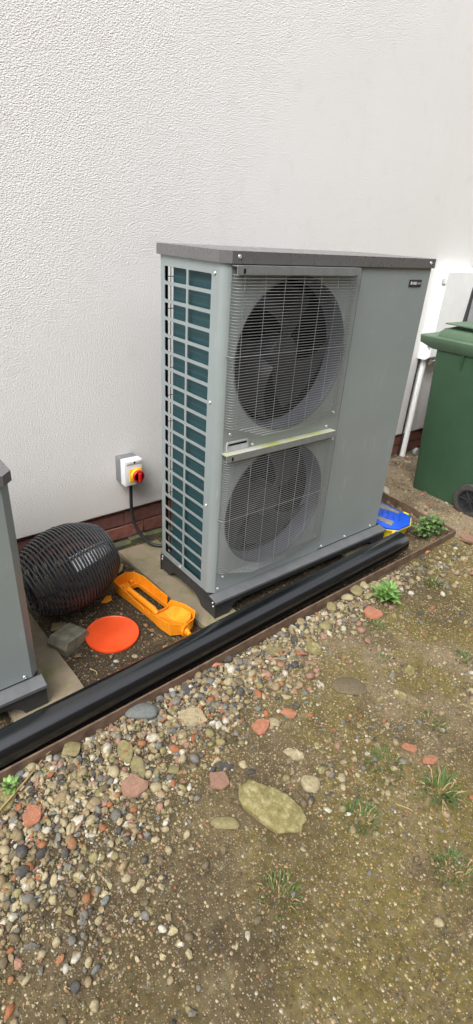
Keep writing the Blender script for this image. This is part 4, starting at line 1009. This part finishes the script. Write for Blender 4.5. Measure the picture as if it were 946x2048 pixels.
def clods(name, n, region, keep, label):
    pts, ds = sample(n, 0.003, 0.013, 2.4, region, 0.0, keep); VV, FF, base = [], [], 0; zz = gz(pts[:, 0], pts[:, 1])
    for (x, y), d, z0 in zip(pts, ds, zz):
        V, Fc, sm = T1[5+NR.randint(7)]; a = NR.uniform(0, 6.28); ca_, sa_ = math.cos(a)*d, math.sin(a)*d
        VV.append(np.stack([V[:, 0]*ca_-V[:, 1]*sa_+x, V[:, 0]*sa_+V[:, 1]*ca_+y, V[:, 2]*d+z0+0.05*d], 1)); FF.append(Fc+base); base += len(V)
    me = fast_mesh(name, np.concatenate(VV), np.concatenate(FF), 3); me.polygons.foreach_set('use_smooth', np.zeros(len(me.polygons), bool))
    return tag(link(name, me, M['soil']), label, 'soil', kind='stuff')
clods('soil_clods', 14000, REG, lambda x, y: (edge_y(x)-y > 0.01) & (NR.rand(len(x)) < np.clip((fbm(x-2, y+6, 4, 3)-0.33)*4, 0.05, 1)), 'crumbs and clods of dry olive soil over the open ground')
dk = np.array([0.10, 0.04, 0.16, 0.12, 0.22, 0.04, 0.05, 0.04, 0.03, 0.20]); dk /= dk.sum()
def kin(x, y):
    m = inside(x, y) & (y < 0.69) & (edge_y(x) < y-0.01)
    on_slab = ((x > -0.12) & (x < 0.14) & (y < 0.67) & (y > -0.08)) | (x < -0.59) | ((x > 0.87) & (x < 1.13) & (y < 0.63) & (y > -.07))
    dn = 0.25+0.75*((x > 0.9)|(y > 0.62))+0.25*(y < -0.1)
    return m & ~on_slab & (NR.rand(len(x)) < dn)
p3, d3 = sample(1500, 0.005, 0.018, 2.0, (-0.64, 1.55, -0.29, 0.69), 1, kin)
gravel('soil_crumbs', [(p3, d3, T1, 0.10, dk)], 'soil crumbs and small stones on the dark bed between wall and edging')
def kout(x, y): return (x > side_x(y)+0.02) & (y > -0.24) & (y < 0.69)
p4, d4 = sample(1500, 0.004, 0.034, 3.6, (1.5, 2.6, -0.24, 0.69), 1, kout)
gravel('path_grit', [(p4, d4, T1, 0.08, wts)], 'dry stony grit on the path around the green bin')

# small single things on the dark bed
bm = BM(); prism(bm, [(-0.055, 0.0), (0.050, 0.0), (0.056, 0.020), (0.046, 0.044), (-0.044, 0.046), (-0.058, 0.026)], lambda a, b, d: (a, d, b), -0.038, 0.036)
wbk = obj('timber_block', bm, M['wood'], None, 30, 0.005, loc=(-0.560, 0.180, gzf(-0.56, 0.18)-0.004)); wbk.scale = (1.2, 1.25, 1.25); wbk.rotation_euler = (0.0, 0.10, 0.45)
tag(wbk, 'weathered grey timber offcut beside the orange-red lid', 'timber')
o, _ = put_stone('stone', RM[('chip', 1)], 116, 1256, 40, 26, 0.4, 'olive', 'mossy stone behind the weathered timber offcut', 'stone', None, 0.6, 0.2)
o, _ = put_stone('stone', RM[('slab', 4)], 236, 1142, 24, 30, 0.1, 'olive', 'upright mossy stone between basket and sprinkler', 'stone', None, 0.9, 0.1)
bm = BM(); plate(bm, [(-0.024, -0.012), (0.0, -0.020), (0.026, -0.012), (0.024, 0.016), (0.004, 0.020)], [], lambda a, b, d: (a, b, d), 0.002)
sh = obj('plastic_shard', bm, M['orange'], None, loc=(-0.318, 0.345, gzf(-.318, .345)+0.006)); sh.rotation_euler = (0.25, -0.2, -0.4)
tag(sh, 'broken orange plastic shard on the soil between basket and lid', 'shard')
tag(put_stone('flint', RM[('pebble', 0)], 332, 1293, 14, 10, 0, 'tan', 'tan flint by the hose end of the orange sprinkler', 'stone')[0])
tag(put_stone('flint', RM[('pebble', 1)], 232, 1321, 12, 8, 0, 'white', 'white flint on dark soil below the orange-red lid', 'stone')[0])
tag(put_stone('flint', RM[('pebble', 3)], 270, 1311, 12, 7, 0, 'cream', 'cream flint between the lid and the black pipe', 'stone')[0])
tag(put_stone('flint', RM[('chip', 3)], 140, 1318, 10, 9, 0, 'grey', 'grey flint on dark soil near the timber offcut', 'stone')[0])
# broken collar of clay pipe by the conduit, and white stone by the tub
bm = BM(); tube(bm, [(0, 0, 0.03), (0.0, -0.012, 0.03), (0.0, -0.03, 0.03)], 0.03, 16, True, [0.024, 0.033, 0.030])
o = obj('clay_ring', bm, M['handle'], None, 40, loc=(2.46, 0.67, gzf(2.46, 0.67))); tag(o, 'pale broken ring on the soil at the foot of the conduit', 'ring')
o, _ = put_stone('stone', RM[('pebble', 0)], 770, 982, 16, 24, 0, 'white', 'white rounded stone behind the blue tub', 'stone', None, 0.8, 0.2)
bm = BM(); tube(bm, spline([tuple(onz(786, 968, 0.0)+Vector((0, 0, .006))), tuple(onz(800, 972, 0.0)+Vector((0, 0, .012))), tuple(onz(815, 976, 0)+Vector((0, 0, .010))), tuple(onz(828, 984, 0)+Vector((0, 0, .006)))], 6), 0.0055, 7)
tag(obj('root', bm, M['twig'], None, 60), 'dark crooked root running over the dry path towards the bin', 'root')
o, _ = put_stone('brick_fragment', RM[('chip', 3)], 848, 990, 22, 9, 0.2, 'terracotta', 'flat red brick piece under the edge of the green bin', 'brick', None, 0.4, 0.2)

# ------------------------------------------------------------------ plants, straw, twigs
def leaf_mesh(L, Wd, curl, nseg=6, notch=0.0):
    bm = BM(); rows = []
    for i in range(nseg+1):
        s = i/nseg; wd = Wd*math.sin(PI*min(1, 0.06+0.94*s)**0.8)*0.5 if i < nseg else 0.0008
        wd = max(wd, 0.0008)*(1+notch*((i % 2)*2-1)); x = L*s; zc = curl*L*(s-s*s*1.2)
        rows.append([(x, -wd, zc+wd*0.35), (x, 0, zc), (x, wd, zc+wd*0.35)])
    for off in (0.0, ):
        G = [[bm.verts.new(p) for p in r] for r in rows]
        for i in range(nseg):
            for j in range(2): bm.faces.new((G[i][j], G[i+1][j], G[i+1][j+1], G[i][j+1]))
    ex = bmesh.ops.extrude_face_region(bm, geom=bm.faces[:]); bmesh.ops.translate(bm, vec=(0, 0, 0.0005), verts=[g for g in ex['geom'] if isinstance(g, bmesh.types.BMVert)])
    bmesh.ops.recalc_face_normals(bm, faces=bm.faces)
    m_ = bpy.data.meshes.new('leaf'); bm.to_mesh(m_); bm.free(); m_.polygons.foreach_set('use_smooth', [True]*len(m_.polygons)); return m_
def plant_at(px, py): 
    P = onz(px, py, 0); P = onz(px, py, gzf(P.x, P.y)); return (P.x, P.y, gzf(P.x, P.y))
# rosette
pl = tag(empty('rosette_plant', plant_at(772, 1202)), 'bright green leafy rosette growing at the gravel edge', 'plant')
LB = [leaf_mesh(0.080, 0.038, 0.6, 8, 0.12), leaf_mesh(0.065, 0.034, 0.4, 8, 0.12), leaf_mesh(0.088, 0.036, 0.8, 8, 0.12)]
for m_ in LB: m_.materials.append(M['leaf_bright'])
for k in range(38):
    q = k/38; a = k*2.4; el = 0.25+1.05*(1-q)**0.8*0+0.15+1.0*q
    o = link('leaf', LB[k % 3], None, pl, (0.012*math.cos(a)*(1-q), 0.012*math.sin(a)*(1-q), 0.004+0.02*q)); s_ = 0.75+0.45*rng.random()
    o.scale = (s_, s_, s_); o.rotation_euler = (rng.uniform(-.3, .3), -el, a)
# leafy bush in the corner of the edging
bx = tag(empty('leafy_herb', (1.455, -0.135, -0.018)), 'low bushy green herb in the corner of the edging by the tub', 'plant')
LD = [leaf_mesh(0.030, 0.021, 0.2, 6, 0.10), leaf_mesh(0.026, 0.020, 0.35, 6, 0.10), leaf_mesh(0.034, 0.023, 0.1, 6, 0.1)]
for m_ in LD: m_.materials.append(M['leaf_dark'])
for k in range(26):
    a = rng.uniform(0, 6.28); q = math.sqrt(rng.random()); tip = Vector((0.115*q*math.cos(a), 0.085*q*math.sin(a), 0.045+0.075*(1-q*q)+rng.uniform(-.01, .02)))
    root_ = Vector((tip.x*0.3, tip.y*0.3, 0.0)); bm = BM(); tube(bm, [root_, root_.lerp(tip, 0.5)+Vector((0, 0, 0.01)), tip], 0.0016, 5); st_ = obj('stem', bm, M['stem'], bx, 60)
    for j in range(9):
        f = 0.35+0.65*j/8; p_ = root_.lerp(tip, f)+Vector((0, 0, 0.01*math.sin(PI*f)))
        o = link('leaf', LD[rng.randrange(3)], None, st_, p_); s_ = rng.uniform(0.7, 1.15)
        o.scale = (s_, s_, s_); o.rotation_euler = (rng.uniform(-.4, .4), rng.uniform(-0.5, 0.35), j*2.3+a)
def tuft(px, py, rad, hgt, n, label, spread=1.0):
    P = plant_at(px, py); bm = BM()
    for k in range(n):
        a = rng.uniform(0, 6.28); q = rad*math.sqrt(rng.random()); h = hgt*rng.uniform(0.5, 1.1); ln = rng.uniform(0.2, 0.9)*spread*hgt; a2 = a+rng.uniform(-.8, .8)
        b0 = Vector((q*math.cos(a), q*math.sin(a), -0.004)); d = Vector((math.cos(a2), math.sin(a2), 0)); s = Vector((-d.y, d.x, 0))*rng.uniform(0.0014, 0.0026)
        m1 = b0+d*ln*0.35+Vector((0, 0, h*0.65)); tp = b0+d*ln+Vector((0, 0, h*rng.uniform(0.6, 1.0)))
        v = [bm.verts.new(x) for x in (b0-s, b0+s, m1+s*0.8, m1-s*0.8, tp)]
        f1 = bm.faces.new((v[0], v[1], v[2], v[3])); f2 = bm.faces.new((v[3], v[2], v[4])); f1.material_index = f2.material_index = 1 if rng.random() < 0.16 else 0
    me_ = bpy.data.meshes.new('grass_tuft'); bm.to_mesh(me_); bm.free(); me_.materials.append(M['grass']); me_.materials.append(M['straw']); o = link('grass_tuft', me_, None, None, P)
    return tag(o, label, 'grass', 'grass tufts in the stony soil')
tuft(864, 1168, 0.045, 0.035, 90, 'thin grass tuft on mossy soil beyond the leafy rosette')
tuft(752, 1252, 0.04, 0.03, 60, 'sparse grass tuft just below the terracotta tile piece')
tuft(862, 1450, 0.05, 0.028, 60, 'faint grass tuft above the orange tile bits')
tuft(768, 1535, 0.06, 0.030, 100, 'low grass patch between the orange tile bits and the single cream pebble')
tuft(880, 1585, 0.035, 0.055, 90, 'spiky dark grass tuft below the orange tile bar', 1.6)
tuft(722, 1640, 0.05, 0.035, 110, 'dense short grass patch right of the white shell')
tuft(928, 1320, 0.04, 0.03, 50, 'wispy grass tuft on open soil far from the edging')
tuft(905, 1745, 0.05, 0.035, 80, 'ragged grass tuft in the open soil in front of the spiky one')
tuft(560, 1790, 0.05, 0.03, 70, 'short grass tuft in front of the large mossy stone')
tuft(172, 1556, 0.012, 0.016, 14, 'tiny grass sprout in the deep gravel')
tuft(768, 1318, 0.02, 0.022, 20, 'tiny grass sprout near the cluster of pale stones')
pl2 = tag(empty('small_weed', plant_at(22, 1580)), 'small green weed over the yellow-stained stone', 'plant')
for k in range(12):
    a = k*2.4; o = link('leaf', LD[k % 3].copy(), None, pl2, (0.008*math.cos(a), 0.008*math.sin(a), 0.012+0.001*k)); o.data.materials.clear(); o.data.materials.append(M['leaf_bright']); s_ = rng.uniform(.6, .9); o.scale = (s_,)*3; o.rotation_euler = (0, -rng.uniform(0.2, 0.9), a)
def stick(name, a, b, r, mat, label, cat, lift=0.012, group=None):
    A_, B_ = plant_at(*a), plant_at(*b); A_, B_ = Vector(A_)+Vector((0, 0, lift)), Vector(B_)+Vector((0, 0, lift)); mid_ = A_.lerp(B_, .5)+Vector((rng.uniform(-.01, .01), rng.uniform(-.01, .01), 0.004))
    bm = BM(); tube(bm, spline([A_, mid_, B_], 5), r, 5, True); o = obj(name, bm, mat, None, 60); return tag(o, label, cat, group)
stick('straw', (106, 1503), (0, 1632), 0.0028, M['straw'], 'long dry straw slanting across the gravel from the edging', 'straw', 0.022)
stick('straw', (122, 1495), (95, 1520), 0.0018, M['straw'], 'short dry straw lying over the long one', 'straw', 0.026)
stick('twig', (0, 1555), (75, 1546), 0.003, M['twig'], 'thin brown twig under the rusty edging', 'twig', 0.010)
stick('twig', (655, 1460), (600, 1452), 0.0014, M['twig'], 'hair-thin twig near the salmon brick lump', 'twig')
stick('straw', (194, 1352), (180, 1340), 0.0014, M['straw'], 'pale straw bit on dark soil near the orange-red lid', 'straw', 0.006)
stick('straw', (790, 1610), (825, 1625), 0.0014, M['straw'], 'pale straw bit beside the spiky grass tuft', 'straw', 0.006)
DL = [leaf_mesh(0.034, 0.022, 0.5), leaf_mesh(0.026, 0.018, -0.3)]
for m_ in DL: m_.materials.append(M['deadleaf'])
for k in range(34):
    zone = k % 2
    x, y = (rng.uniform(-0.58, -0.12), rng.uniform(-0.05, 0.62)) if zone == 0 else (rng.uniform(1.15, 1.5), rng.uniform(-0.22, -0.05))
    o = link('dead_leaf', DL[k % 2], None, None, (x, y, gzf(x, y)+0.003)); s_ = rng.uniform(.5, 1.0); o.scale = (s_,)*3
    o.rotation_euler = (rng.uniform(-.4, .4), rng.uniform(-.3, .3), rng.uniform(0, 6.28))
    lab = 'curled brown dead leaf on the dark soil around the basket and lid' if zone == 0 else 'curled brown dead leaf on the soil by the end of the pipe'
    tag(o, lab, 'leaf', lab.replace('leaf', 'leaves').replace('curled brown ', ''))
